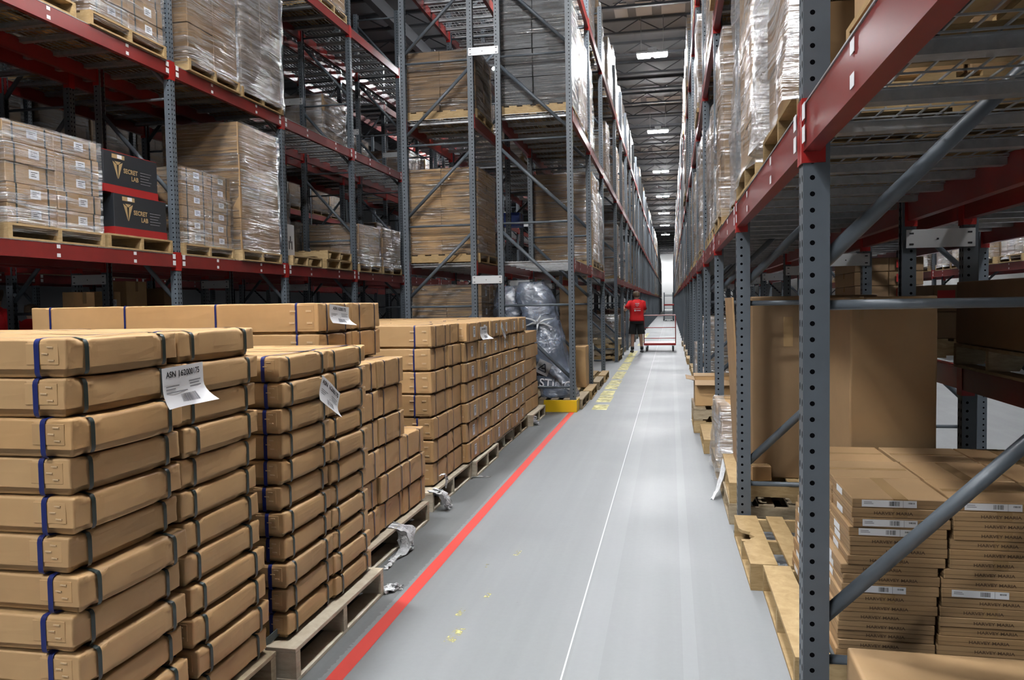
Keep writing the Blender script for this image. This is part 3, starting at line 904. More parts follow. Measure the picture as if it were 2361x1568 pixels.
# ------------------------------------------------------------------ racking rows
DR = 1.07
ysR = [2.64+2.5*i for i in range(-1, 49)]
ysA = [10.77, 13.23, 15.80, 19.72] + [19.72+2.5*i for i in range(1, 42)]
ysB = [.27+2.46*i for i in range(0, 15)]
DQ, DB = 1.04, .94
XR, XR2, XA, XA2, XB, XB2, XC, X3 = .41, .41+DQ+.26+DQ, -1.30, -1.30-DR-.31-DR, -5.25, -5.25-DB-.31-DB, -9.9, 6.0
rack('pallet_racking', 'slate and red pallet racking row along right side of aisle', XR, 1, DQ, ysR, 16, 9, spacer=.26)
rack('pallet_racking', 'pallet racking row backing onto the right aisle row, with low beams', XR2, -1, DQ, ysR[:20], 12, 8, low=1.08)
rack('pallet_racking', 'pallet racking row left of aisle, starting at yellow guard', XA, -1, DR, ysA, 16, 9, skip={(2, 0)}, spacer=.31)
rack('pallet_racking', 'pallet racking row backing onto the aisle row left of aisle', XA2, 1, DR, ysA[:14], 10, 8, skip={(2, 0)})
rack('pallet_racking', 'long red-beamed pallet racking row behind the strapped cartons at left', XB, -1, DB, ysB, 12, 12, spacer=.31, stick=10)
rack('pallet_racking', 'pallet racking row hidden behind the long left row', XB2, 1, DB, ysB, 8, 10)
rack('pallet_racking', 'dim pallet racking row farthest left', XC, -1, DR, [.9+2.46*i for i in range(14)], 6, 5, low=.95)
rack('pallet_racking', 'pallet racking row across the bright open floor at right', X3, 1, DR, [4.9+2.5*i for i in range(14)], 8, 6)

# yellow end guard
t = thing('rack_guard', 'yellow steel guard around the foot of left aisle racking', 'rack guard', (-1.30, 10.62, 0))
b = MB(); b.cbox(-.43, 0, .0, .03, .012, .165, .002); b.build('face_plate', M['yellow'], t)
b = MB(); b.cbox(.018, .0125, .0, .03, .34, .165, .002); b.cbox(-.42, .0125, .15, .0175, .06, .162, .002); b.build('side_plate', M['yellow'], t)

# ------------------------------------------------------------------ strapped long cartons on the floor, left
A_parts = [long_carton(1.95, .47, .1065, .76, (-.09, -.72, -1.3, -1.86), (-.168, .165), 11+i, .021) for i in range(5)]
A2_parts = [long_carton(1.95, .44, .1050, .76, (-.075, -.72, -1.3, -1.86), (-.155, .15), 31+i, .021) for i in range(5)]
B_parts = [long_carton(1.83, .44, .1722, .90, (-.13, -.62, -1.2, -1.70), (-.12, .13), 51+i, .016, sc='strap_blue', sl='strap_navy', sw=.012, staples='four', puff=.002) for i in range(4)]
C_parts = [long_carton(1.83, .45, .1715, .90, (-.45, -1.35), (-.15,  .16), 71+i, .014, sl='strap_navy', sw=.012, staples='four', puff=.002) for i in range(3)]
D_parts = [long_carton(1.6, .45, .1675, .92, (), (), 91+i, .01, staples='four', puff=.002) for i in range(2)]
q = sticker(.075, .095, 5, TO_PX, 'code')
c_lab = [['carton_label', q[0].mesh('carton_label', M['paper']), (.004, .02, .09), None, [['lettering', q[1].mesh('lettering', M['ink'])]], 'white printed label']]
G1 = 'strapped long cartons stacked along the red line'
def put(label, parts, x, y, z, rz=0, extra=()):
    return spawn('long_carton', label, 'carton', (x, y, z), rz, list(parts)+list(extra), G1)
rj = random.Random(3)
held = {}
def column(protos, xf, yc, z0, h, n, desc, jx=.012, jy=.008, extra=(), name='kraft carton'):
    for k in range(n):
        i = n-1-k
        o = put(f'{name}, {from_top(i, n)}, {desc}', protos[rj.randrange(len(protos))], xf+rj.uniform(-jx, jx), yc+rj.uniform(-jy, jy), z0+h*k+.0008*k, rj.uniform(-.010, .010)*(1 if jy > .005 else .35), extra)
        held[(desc, i)] = o
column(A_parts, -1.572, 2.025, .141, .1065, 12, 'near column of the foremost stack', .022)
column(A_parts, -1.572, 2.525, .141, .1065, 12, 'far column of the foremost stack', .02)
column(A2_parts, -1.535, 3.095, .141, .1050, 11, 'near column of second stack behind foremost', .012)
column(A2_parts, -1.535, 3.545, .141, .1050, 11, 'far column of second stack behind foremost', .012)
for c, yc, n in (('near', 4.105, 6), ('middle', 4.56, 6), ('far low', 4.965, 3)):
    column(B_parts if c != 'far low' else [p for p in B_parts], -1.70, yc, .141, .1722, n, f'{c} column of the stepped third stack', .012, .004)
# two further layers sit back on top of the third stack
for c, yc in (('near', 4.19), ('far', 4.655)):
    for k in range(2):
        o = put(f'kraft carton, {"lower" if k == 0 else "upper"} {c} one of four set back on third stack', B_parts[(k+yc > 4.5)*1+k], -1.885, yc, .141+.1722*(6+k)+.006, rj.uniform(-.006, .006))
        held[('top', c, k)] = o
for c, yc in (('near', 5.765), ('far', 6.205)):
    column(B_parts, -1.745, yc, .141, .1722, 7, f'{c} column of fourth stack before the labelled ones', .012, .004)
for j in range(6):
    column(C_parts, -1.70, 6.605+.455*j+.02*(j//2), .141, .1715, 7, f'{ORD[j]} column of the white-labelled stack', .012, .004, c_lab)
for c, yc in (('near', 9.50), ('far', 9.96)):
    column(D_parts, -1.74, yc, .141, .1675, 6, f'{c} column of low unlabelled stack before yellow guard', .012, .004)

def hang(carton, y, z, rot, x_out, seed, w=.2, h=.13, curl=.05):
    p, tx = asn_label(w, h, curl, seed)
    # in the carton's own axes
    lx, ly, lz = carton.location
    Mt = Matrix.Translation((x_out-lx, y-ly, z-lz)) @ TO_PX @ Matrix.Rotation(rot, 4, 'Z')
    o = MB().add(p, Mt).build('shipping_label', M['paper'], carton); o['label'] = 'white shipping label with barcode'
    t = MB(); t.v, t.f, t.m, t.sm = MB().add(tx, Mt).v, tx.f, tx.m, tx.sm
    t.build('lettering', [M['ink'], M['inkgrey']], o)
hang(held[('near column of the foremost stack', 0)], 2.213, 1.262, .03, -1.515, 1, .215, .125, .05)
hang(held[('near column of second stack behind foremost', 0)], 3.225, 1.104, -.52, -1.49, 2, .20, .115, .03)
hang(held[('top', 'near', 1)], 4.19, 1.455, -.08, -1.86, 3, .255, .105, .05)
hang(held[('first column of the white-labelled stack', 0)], 6.86, 1.245, .0, -1.655, 4, .26, .115, .06)
hang(held[('third column of the white-labelled stack', 0)], 7.67, 1.21, -.62, -1.65, 5, .26, .10, .04)

PG = 'floor pallets under the long cartons'
for k, (yc, LY, xr, w, d) in enumerate(((2.27, 1.03, -1.545, 'wood2', 'under the foremost carton stack'), (3.30, .97, -1.475, 'wood_lit_tone', 'under second carton stack behind foremost'), (4.60, 1.12, -1.66, 'wood_lit_tone', 'under the stepped third carton stack'), (5.93, 1.12, -1.70, 'wood_lit_tone', 'under the fourth carton stack'),
        (6.98, .90, -1.665, 'wood_lit_tone', 'under near end of white-labelled stack'), (7.92, .90, -1.71, 'wood_lit_tone', 'under middle of white-labelled stack'), (8.84, .88, -1.71, 'wood2', 'under far end of white-labelled stack'), (9.84, .98, -1.66, 'wood_lit_tone', 'under low stack before yellow guard'))):
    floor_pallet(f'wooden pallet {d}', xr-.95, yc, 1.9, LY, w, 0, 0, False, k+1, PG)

# stray film, straps
def scrap(label, pts, wd, seed, name='film_scrap', mt='scrap', amp=.03):
    pts = [V(p) for p in pts]
    def fn(u, v):
        f = u*(len(pts)-1); i = min(int(f), len(pts)-2); p = pts[i].lerp(pts[i+1], f-i)
        w = wd*(.55+.45*math.sin(math.pi*min(1, u+.15)))
        a = nz((u*5, v*4, 0), 1.7, seed)
        return p + V((amp*a + .25*w*math.sin(v*17+seed), w*(v-.5)+amp*.6*nz((v*5, u*6, 2), 1.5, seed), max(-p.z+.002, amp*.8*nz((u*7, v*7, 5), 1.3, seed)) if p.z < .03 else amp*.6*nz((u*7, v*7, 5), 1.3, seed)))
    b = MB(); b.grid(fn, 22, 12); 
    return tag(b.build(name, M[mt]), label, 'plastic scrap', 'loose packing plastic on the left')
scrap('torn clear film hanging from third stack pallet to floor', [(-1.70, 4.52, .15), (-1.63, 4.55, .13), (-1.60, 4.52, .05), (-1.60, 4.47, .01), (-1.62, 4.32, .004), (-1.60, 4.18, .004)], .16, 1)
scrap('crumpled film hanging off pallet between third and fourth stacks', [(-1.71, 5.42, .15), (-1.655, 5.44, .13), (-1.62, 5.46, .05), (-1.60, 5.46, .004)], .13, 2)
scrap('white film curl on corner of fourth stack bottom carton', [(-1.66, 5.42, .26), (-1.63, 5.44, .27), (-1.62, 5.48, .22), (-1.64, 5.5, .15)], .03, 6, amp=.012)
scrap('thin white strip of plastic lying under fourth stack pallet edge', [(-1.85, 6.42, .02), (-1.7, 6.5, .008), (-1.55, 6.55, .005)], .03, 3, amp=.01)
scrap('small crumpled film by far corner of second pallet', [(-1.50, 3.80, .004), (-1.46, 3.84, .02), (-1.42, 3.88, .004)], .1, 4, amp=.04)
scrap('crumpled film on floor by last low stack pallet', [(-1.73, 9.42, .12), (-1.68, 9.44, .1), (-1.65, 9.46, .03), (-1.62, 9.5, .004)], .14, 5)
b = MB(); b.bar((-1.62, 2.80, .142), (-1.57, 2.93, .19), .035, .003, (1, 0, 0)); 
tag(b.build('strap_end', M['greyplastic']), 'grey strap end sticking out between first and second stacks', 'strap')
# ------------------------------------------------------------------ right foreground: flat cartons on a pallet
def flat_parts(w, d, h, seed, text=True, lab=False, aisle=False):
    b = MB(); b.cbox(-w/2, -d/2, 0, w/2, d/2, h, .0025)
    b.box(-w/2-.0008, -d/2-.0008, h*.44, w/2+.0008, d/2+.0008, h*.47, 1)
    b.box(-.025, -d/2-.0006, h*.1, .025, d/2+.0006, h+.0004, 2) if seed % 3 == 0 else b.box(-w/2+.01, -.02, h-.001, w/2-.01, .02, h+.0004, 2)
    P = [['carton_body', b.mesh('carton_body', [M['kraft2'], M['kraft_dark'], M['tape']])]]
    if text and not lab:
        t = MB().add(text_mb('HARVEY MARIA', .0155, .0004), Matrix.Translation((.012*((seed*7) % 5-2), -d/2-.0012, h*.5)) @ TO_MY @ Matrix.Diagonal((1.25, 1, 1, 1)))
        P.append(['lettering', t.mesh('lettering', M['inkbrown'])])
    if lab:
        p = MB(); p.box(-.095, -h*.36, 0, .095, h*.36, .0008)
        t = MB(); barcode(t, -.0, .035, -h*.22, h*.26, .0014, seed); barcode(t, .065, .088, h*.02, h*.2, .0014, seed+1)
        t.box(-.088, -.002, .0009, -.055, .0, .0014, 1); t.box(-.088, .004, .0009, -.06, .006, .0014, 1); t.box(.048, -h*.36, .0009, .049, h*.36, .0014, 1)
        Mt = Matrix.Translation((-.04, -d/2-.0008, h*.5)) @ TO_MY
        P.append(['carton_label', MB().add(p, Mt).mesh('carton_label', M['paper']), None, None, [['lettering', MB().add(t, Mt).mesh('lettering', [M['ink'], M['inkgrey']])]], 'white barcode label'])
    if aisle:
        p = MB(); p.box(-.05, -h*.36, 0, .05, h*.36, .0008); Mt = Matrix.Translation((-w/2-.0008, .04, h*.5)) @ TO_MX
        P.append(['carton_label', MB().add(p, Mt).mesh('carton_label', M['paper'])])
    return P
rf = random.Random(5)
floor_pallet('wooden pallet under the flat cartons behind nearest right upright', .985, 3.60, 1.06, 1.06, 'wood', 0, 0, False, 21)
FW, FD, FH, FN = .338, .355, .0357, 17
fv = {}
def fp(*k):
    if k not in fv: fv[k] = flat_parts(FW, FD, FH, *k)
    return fv[k]
for ci, cn in enumerate(('aisle-side', 'middle', 'far')):
    for ri, rn in enumerate(('front', 'centre', 'rear')):
        if ci == 2 and ri == 0: continue
        drift = 0
        for k in range(FN):
            i = FN-1-k
            drift = (.020 if k > 9 else 0) + .0022*k - .02
            lab = ri == 0 and ((ci == 0 and i in (0, 2, 3, 9)) or (ci == 1 and i in (0, 9)))
            al = ci == 0 and (i % 2 == 0 or rf.random() < .4)
            seed = rf.randrange(6)
            spawn('flat_carton', f'thin kraft carton, {from_top(i, FN)}, {cn} {rn} column on right foreground pallet', 'carton',
                  (.795+(FW+.012)*ci+drift+rf.uniform(-.005, .005), 3.265+(FD+.006)*ri+rf.uniform(-.004, .004), .141+(FH+.0003)*k), rf.uniform(-.012, .012), fp(seed, ri == 0, lab, al), 'thin cartons on the right foreground pallet')
floor_pallet('wooden pallet with split lead board in front of second right upright', .92, 4.61, 1.06, .94, 'wood', .01, 0, -1, 22)
for k, z in enumerate((0, .141)):
    floor_pallet(f'{"lower" if k == 0 else "upper"} wooden pallet of two stacked behind second right upright', .90+.012*k, 5.86, 1.05, 1.02, 'wood2' if k == 0 else 'wood', -.02*k, z, False, 23+k)

def big_box(name, label, x, y, z, w, d, h, mt, rz=0, bulge=.03, seed=1, marks=(), flaps=False, cat='carton'):
    """tall board carton, slightly bellied sides"""
    t = thing(name, label, cat, (x, y, z), rz)
    lo, hi = V((-w/2, -d/2, 0)), V((w/2, d/2, h))
    def fn(p):
        q = rnd(p, lo, hi, .008)
        e = (1-(2*p.z/h-1)**2)
        q.x += math.copysign(1, p.x)*bulge*e*(1-(2*p.y/d)**2)*(abs(p.x) > w/2-.01) + .004*nz(q, 4, seed)
        q.y += math.copysign(1, p.y)*bulge*.5*e*(1-(2*p.x/w)**2)*(abs(p.y) > d/2-.01) + .004*nz(q, 4, seed+2)
        return q
    def ax(a, c): return sorted({a, a+.004, a+.012, c, c-.004, c-.012} | {a+(c-a)*i/9 for i in range(1, 9)})
    shell(ax(-w/2, w/2), ax(-d/2, d/2), ax(0, h), fn, skip=('+z',) if flaps else ()).build('carton_body', M[mt], t)
    if flaps:
        f = MB(); 
        for q in (((-w/2, -d/2, h), (w/2, -d/2, h), (w/2, -d/2+.02, h+.01), (-w/2, -d/2+.02, h+.01)),): pass
        f.bar((0, -d/2-.09, h-.05), (0, -d/2, h), w, .004, (0, 0, 1)); f.bar((0, d/2+.10, h+.03), (0, d/2, h), w, .004)
        f.bar((-w/2-.10, 0, h+.02), (-w/2, 0, h), d, .004); f.bar((w/2+.10, 0, h+.02), (w/2, 0, h), d, .004)
        f.build('top_flap', M['kraft2'], t)
        f = MB(); f.box(-w/2+.006, -d/2+.006, h*.82, w/2-.006, d/2-.006, h*.825); f.build('inner_flap', M['kraft3'], t)
    for x0, x1, z0, z1, mtl, face in marks:
        f = MB()
        if face == '-y': f.box(x0, -d/2-.004-bulge*.5*(1-(2*z0/h-1)**2)*.6, z0, x1, -d/2+.002, z1)
        else: f.box(-w/2-.004-bulge, x0, z0, -w/2+.002, x1, z1)
        f.build('tape', M[mtl], t)
    return t
# tall cartons standing behind
big_box('tall_carton', 'tall narrow kraft carton standing behind the thin cartons at right', 1.10, 4.70, .142, .41, .92, 1.365, 'kraft2', 0, .004, 2, ((-.16, -.14, 1.25, 1.365, 'tape', '-y'),))
big_box('tall_carton', 'big bulging brown carton behind second right upright on stacked pallets', .935, 5.98, .283, .80, .9, 1.24, 'kraft3', .0, .035, 3, ((-.19, -.13, .9, 1.1, 'tape', '-y'),))
b = MB(); b.hexa([(.475, 5.6, .285), (.487, 5.6, .285), (.475, 6.3, .285), (.487, 6.3, .285), (.415, 5.6, 1.52), (.427, 5.6, 1.52), (.415, 6.3, 1.52), (.427, 6.3, 1.52)])
tag(b.build('cardboard_sheet', M['kraft2']), 'upright kraft cardboard sheet leaning beside second right upright', 'cardboard sheet')
spawn('small_carton', 'small crushed carton lying on pallet boards behind second right upright', 'carton', (.585, 5.47, .283), .15, [['carton_body', carton_mesh(.13, .10, .10, 'kraft2')]])
big_box('low_carton', 'large kraft carton at bottom right, in front of nearest upright', 1.02, 2.18, 0, .98, .78, .40, 'kraft2', -.02, .004, 7, ((-.49, .49, .39, .401, 'tape', '-y'),))
# further right-hand floor items beside the aisle
load_detail('part used load of cartons with loose film beside second right upright', .90, 6.97, 0, .98, 1.02, .62, (2, 2, 2), 'kraft', 'film_milky', -1, True, True, 41, flare=.05, puff=.03, name='wrapped_pallet_load')
floor_pallet('low wooden pallet protruding into aisle before the open carton', .86, 8.32, 1.1, 1.0, 'wood', 0, 0, False, 26)
for k in range(2): floor_pallet(f'{"lower" if k == 0 else "upper"} of two stacked pallets under the open kraft carton', .80, 9.55, 1.1, .98, 'wood2' if k else 'wood', 0, .141*k, False, 27+k)
big_box('open_carton', 'open kraft carton with raised flaps on stacked pallets by right aisle edge', .50, 9.50, .283, .46, .5, .30, 'kraft', 0, .002, 8, flaps=True)
rr = random.Random(21)
for k in range(12):
    y = ysR[4+k//2+1]+2.5*(.27, .73)[k % 2]+rr.uniform(-.02, .02)
    if rr.random() < .55: floor_pallet(f'wooden pallet on floor under right racking, {ORD[k]} past the open carton', .95+rr.uniform(-.08, .02), y, 1.1, 1.0, rr.choice(('wood', 'wood2')), rr.uniform(-.02, .02), 0, False, 40+k, 'right floor pallets')
    else: load_far(f'pallet load on floor under right racking, {ORD[k]} past the open carton', .98+rr.uniform(-.03, .05), y, 0, rr.choice((3, 7, 8)), 'right floor loads')
b = MB(); b.grid(lambda u, v: V((.24+.25*u, 10.0+.1*v-.4*u*u, .004+.03*max(0, nz((u*4, v*4, 0), 2)))), 10, 4)
tag(b.build('film_scrap', M['scrap']), 'white film scrap on floor in front of open carton at right', 'plastic scrap')
b = MB(); b.grid(lambda u, v: V((.28+.12*u, 6.0+.4*v*u, .004+.25*u*u+.03*nz((u*4, v*4, 0), 2))), 10, 4)
tag(b.build('film_scrap', M['scrap']), 'wisp of film hanging from stacked pallets at right aisle edge', 'plastic scrap')

# ------------------------------------------------------------------ loads on the right racking
z1, z2, z3 = [z+.004 for z in LEVELS]
load_detail('stack of plain brown cartons above camera on first right beam', XR+.58, 1.25, z1, 2.1, .98, 1.5, (1, 2, 3), 'kraft2', None, -1, True, False, 50)
load_detail('bulging milky-wrapped load by nearest right upright on first beam', XR+.55, 3.34, z1, .98, 1.02, 1.78, (2, 2, 6), 'kraft2', 'film_milky', -1, True, False, 51, flare=.035, puff=.045, over=.05, open_front=True)
t = bpy.data.objects[[o.name for o in COL.objects if o.get('label', '').startswith('bulging milky')][0]]
b = MB()
for k in range(4): b.box(-.43+.028*k, -.513, .44, -.415+.028*k, -.5105, .56)
b.build('print', M['inkbrown'], t)
load_detail('milky-wrapped carton load beside second right upright on first beam', XR+.54, 4.50, z1, .98, 1.05, 1.72, (2, 3, 7), 'kraft', 'film_milky', -1, True, False, 52, puff=.04, over=.05)
LVN = ('first', 'second', 'third')
rl = random.Random(8)
# one distant load of each row past bay `nfar` is kept together
def fill(rowdesc, xc, ys, bays, lv, p, seed, kinds, skip=(), near=24, jit=.04):
    r = random.Random(seed)
    for i in bays:
        for li in lv:
            for sl in range(2):
                if (i, li) in skip or (i, li, sl) in skip or r.random() > p: continue
                y = ys[i]+(ys[i+1]-ys[i])*(.27 if sl == 0 else .73)
                if i < near:
                    lab = f'film-wrapped load, {LVN[li]} beam, {"near" if sl == 0 else "far"} half of {ORD[i] if i < 17 else str(i+1)+"th"} bay, {rowdesc}'
                    g = None
                else:
                    lab = f'distant film-wrapped load high on the {rowdesc} near the far wall'; g = f'distant loads, {rowdesc}'
                load_far(lab, xc+r.uniform(-jit, jit), y, LEVELS[li]+.004, r.choice(kinds), g, r.uniform(-.015, .015))
fill('right aisle row', XR+.57, ysR, range(2, 26), (0, 1, 2), .93, 1, (0, 1, 2, 4, 5, 6), ())
fill('right aisle row', XR+.52, ysR, range(0, 2), (1, 2), .9, 2, (0, 1, 4, 5), ())
def stuff_loads(name, xc, ys, bays, seed):
    r = random.Random(seed); b = MB(); c = MB()
    for i in bays:
        for li in range(3):
            for sl in range(2):
                if r.random() > .9: continue
                y = ys[i]+(ys[i+1]-ys[i])*(.27 if sl == 0 else .73); h = r.uniform(1.1, 1.75); z = LEVELS[li]+.004
                w = r.uniform(.9, 1.05)
                for k in range(3): b.cbox(xc-.5, y-w/2, z+.13+(h-.13)*k/3, xc+.5, y+w/2, z+.13+(h-.13)*(k+1)/3-.01, .02, r.choice((0, 0, 1)))
                b.box(xc-.52, y-w/2, z, xc+.52, y+w/2, z+.125, 2)
    o = b.build(name, [M['milkload'], M['kraft3'], M['wood']])
    return o
M['milkload'] = plain('film_hazed_cartons', (.50, .47, .44), .3, var=.25, nscale=8)
tag(stuff_loads('distant_pallet_loads', XR+.52, ysR, range(26, 48), 3), 'mass of distant pallet loads toward the far end of right row', 'pallet loads', kind='stuff')
tag(stuff_loads('distant_pallet_loads', XA-.52, ysA, range(22, 43), 4), 'mass of distant pallet loads toward the far end of left row', 'pallet loads', kind='stuff')

# ------------------------------------------------------------------ loads on the rows left of the aisle
load_detail('dark film-wrapped load of black cartons, inner of two on second beam above yellow guard', XA-.56, 11.42, z2, 1.0, 1.02, 1.7, (2, 2, 4), 'blackbox', 'film', 1, True, False, 60)
load_detail('dark load with clear film strands on third beam above yellow guard', XA-.56, 11.42, z3, 1.0, 1.02, 1.0, (2, 2, 3), 'blackbox', 'film', 1, True, False, 61)
load_detail('clear-wrapped brown load facing aisle on second beam, past the black cartons', XA-.54, 12.55, z2, 1.0, 1.0, 1.5, (2, 2, 4), 'kraft3', 'film_milky', 1, True, False, 62)
load_detail('tall stack of brown cartons with film on first beam left of aisle', XA-.50, 13.95, z1, 1.1, 1.0, 1.62, (1, 1, 4), 'kraft2', 'film', 1, True, True, 63, puff=.015)
load_detail('brown carton stack behind film, second on first beam left of aisle', XA-.52, 15.15, z1, 1.0, 1.0, 1.45, (2, 2, 4), 'kraft3', 'film_milky', 1, True, False, 64)
fill('left aisle row', XA-.64, ysA, range(1, 22), (0, 1, 2), .72, 5, (0, 1, 2, 4, 5, 6), {(1, 0), (2, 0)})
load_detail('bright kraft carton load with yellow straps on first beam, end of rear left row', XA2+.53, 11.42, z1, 1.06, 1.10, 1.36, (2, 1, 6), 'kraft', 'film', -1, True, False, 65, strapc='strap_yellow', puff=.012)
load_detail('film-wrapped carton load on second beam, end of rear left row', XA2+.53, 11.42, z2, 1.0, 1.06, .98, (2, 2, 5), 'kraft3', 'film', -1, True, False, 66)
fill('rear left row', XA2+.54, ysA, range(1, 9), (0, 1), .45, 6, (3, 7, 8, 0), {(2, 0)})
# floor level, left of aisle
load_detail('wrapped carton stack on floor behind the white-labelled stack', -3.27, 11.75, 0, 1.08, 1.08, 1.80, (2, 2, 6), 'kraft2', 'film', 1, True, True, 67, puff=.012)

def bagged(label, base, top, r0, r1, seed, bow=None, text=False):
    """dark padded bundle in a clear poly bag, leaning"""
    t = thing('bagged_bundle', label, 'bagged bundle', base)
    base, top = V(base), V(top); ax = top-base; hgt = ax.z
    def ring(f, gx, gy, amp, n=26):
        c = ax*f; out = []
        for j in range(n):
            a = 2*math.pi*j/n
            ca, sa = math.cos(a), math.sin(a)
            k = (abs(ca)**3+abs(sa)**3)**(-1/3)
            q = V((c.x+gx*ca*k, c.y+gy*sa*k, c.z))
            q += V((ca, sa, 0))*amp*nz((q.x, q.y, q.z*1.5), 4.2, seed)
            out.append(q)
        return out
    def prof(f): return r0+(r1-r0)*f
    b = MB(); fs = [0, .02, .1, .2, .3, .4, .5, .6, .7, .8, .88, .93]
    b.rings([ring(f, prof(f)*(.9 if 0 < f < .93 else .7), prof(f)*.75*(.9 if 0 < f < .93 else .7), .015) for f in fs])
    b.build('padded_roll', M['darkpad'], t)
    b = MB(); fs = [.0, .03, .08, .15, .22, .3, .38, .45, .52, .6, .67, .74, .8, .86, .92, .96, .985, 1.0]
    rg = []
    for f in fs:
        k = 1.08 if f < .9 else 1.08-(f-.9)*3.2
        rg.append(ring(f, prof(f)*k, prof(f)*.8*k, .05))
    b.rings(rg, caps=True)
    b.build('poly_bag', M['polybag'], t)
    if bow:
        b = MB(); p = V(bow)-base
        for a0, ln in ((.35, .24), (-.35, .22), (2.7, .26), (3.4, .2), (1.3, .14), (-1.7, .15)):
            e = V((math.cos(a0)*ln, 0, math.sin(a0)*ln*.8))
            b.tube([p, p+e*.4+V((0, -.03, .02)), p+e+V((0, -.02, 0))], [.012, .016, .006], 6)
        b.build('bag_knot', M['scrap'], t)
    if text:
        def on(f, off):    # point on the camera side of the roll
            return ax*f+V((off, -prof(f)*.70-.045, 0))
        sl = MB().add(text_mb('STING', .17, .002), Matrix.Translation(on(.115, .02)) @ Matrix.Rotation(.10, 4, 'Y') @ TO_MY)
        sl.build('lettering', M['whiteprint'], t)
        # pale triangular mark on a square patch
        q = MB(); q.box(-.10, -.10, 0, .10, .10, .003)
        q2 = MB()
        for a, c in (((-.06, -.05), (.06, -.05)), ((.06, -.05), (0, .06)), ((0, .06), (-.06, -.05)), ((-.02, -.02), (.03, .0))):
            q2.bar((*a, .005), (*c, .005), .018, .004)
        Mt = Matrix.Translation(on(.26, -.10)) @ Matrix.Rotation(.45, 4, 'Y') @ TO_MY
        o = MB().add(q, Mt).build('patch', M['galv'], t); MB().add(q2, Mt).build('emblem', M['darkpad'], o)
    return t
floor_pallet('wooden pallet under the tall bagged bundle by yellow guard', -1.63, 11.45, .80, 1.02, 'wood2', 0, 0, False, 60)
bagged('tall dark bundle in knotted clear bag leaning by yellow guard', (-1.60, 11.30, .142), (-2.00, 11.34, 1.82), .26, .25, 1, (-1.86, 11.05, 1.22), True)
bagged('shorter bagged dark bundle behind row upright, left of the leaning one', (-2.36, 11.85, .142), (-2.44, 11.9, 1.78), .24, .25, 2, (-2.2, 11.6, 1.05))
floor_pallet('wooden pallet under the shorter bagged bundle', -2.36, 11.85, .58, 1.0, 'wood2', 0, 0, False, 61)
big_box('tall_carton', 'narrow upright kraft carton on pallet just past yellow guard', -1.44, 12.72, .142, .20, .5, .66, 'kraft', 0, .003, 9)
big_box('tall_carton', 'tall brown carton on pallet behind first left upright pair', -1.66, 13.95, .142, .50, .7, 1.66, 'kraft3', 0, .006, 10)
for k, (y, w) in enumerate(((12.43, 'wood'), (13.78, 'wood2'), (15.02, 'wood'))):
    floor_pallet(f'wooden pallet left of aisle, {ORD[k]} beyond yellow guard', -1.78, y+.1, 1.14, 1.02, w, .01, 0, False, 62+k)
load_detail('low white-wrapped load on pallet left of aisle', -1.95, 15.10, .142, .9, .85, .55, (2, 2, 2), 'kraft2', 'scrap', 1, False, False, 68)
for k in range(4): floor_pallet(f'wooden pallet, {("bottom", "second", "third", "top")[k]} of the pile of four left of worker', -1.86+.03*(k % 2), 20.5, 1.14, 1.0, ('wood', 'wood2')[k % 2], .03*(k-1), .141*k, False, 70+k, 'pile of pallets left of the worker')
for k in range(10):
    y = ysA[4+k//2]+2.5*(.27, .73)[k % 2]
    load_far(f'floor load under left aisle racking, {ORD[k]} past the pallet pile', -1.92+rr.uniform(-.04, .04), y, 0, rr.choice((3, 7, 8, 0)), 'left floor loads')
spawn('blue_crate', 'bright blue plastic crate on first beam deep in rear left row', 'crate', (-3.0, 15.0, z1+.9), 0, [['crate_body', carton_mesh(.35, .45, .25, 'bluecrate')]])

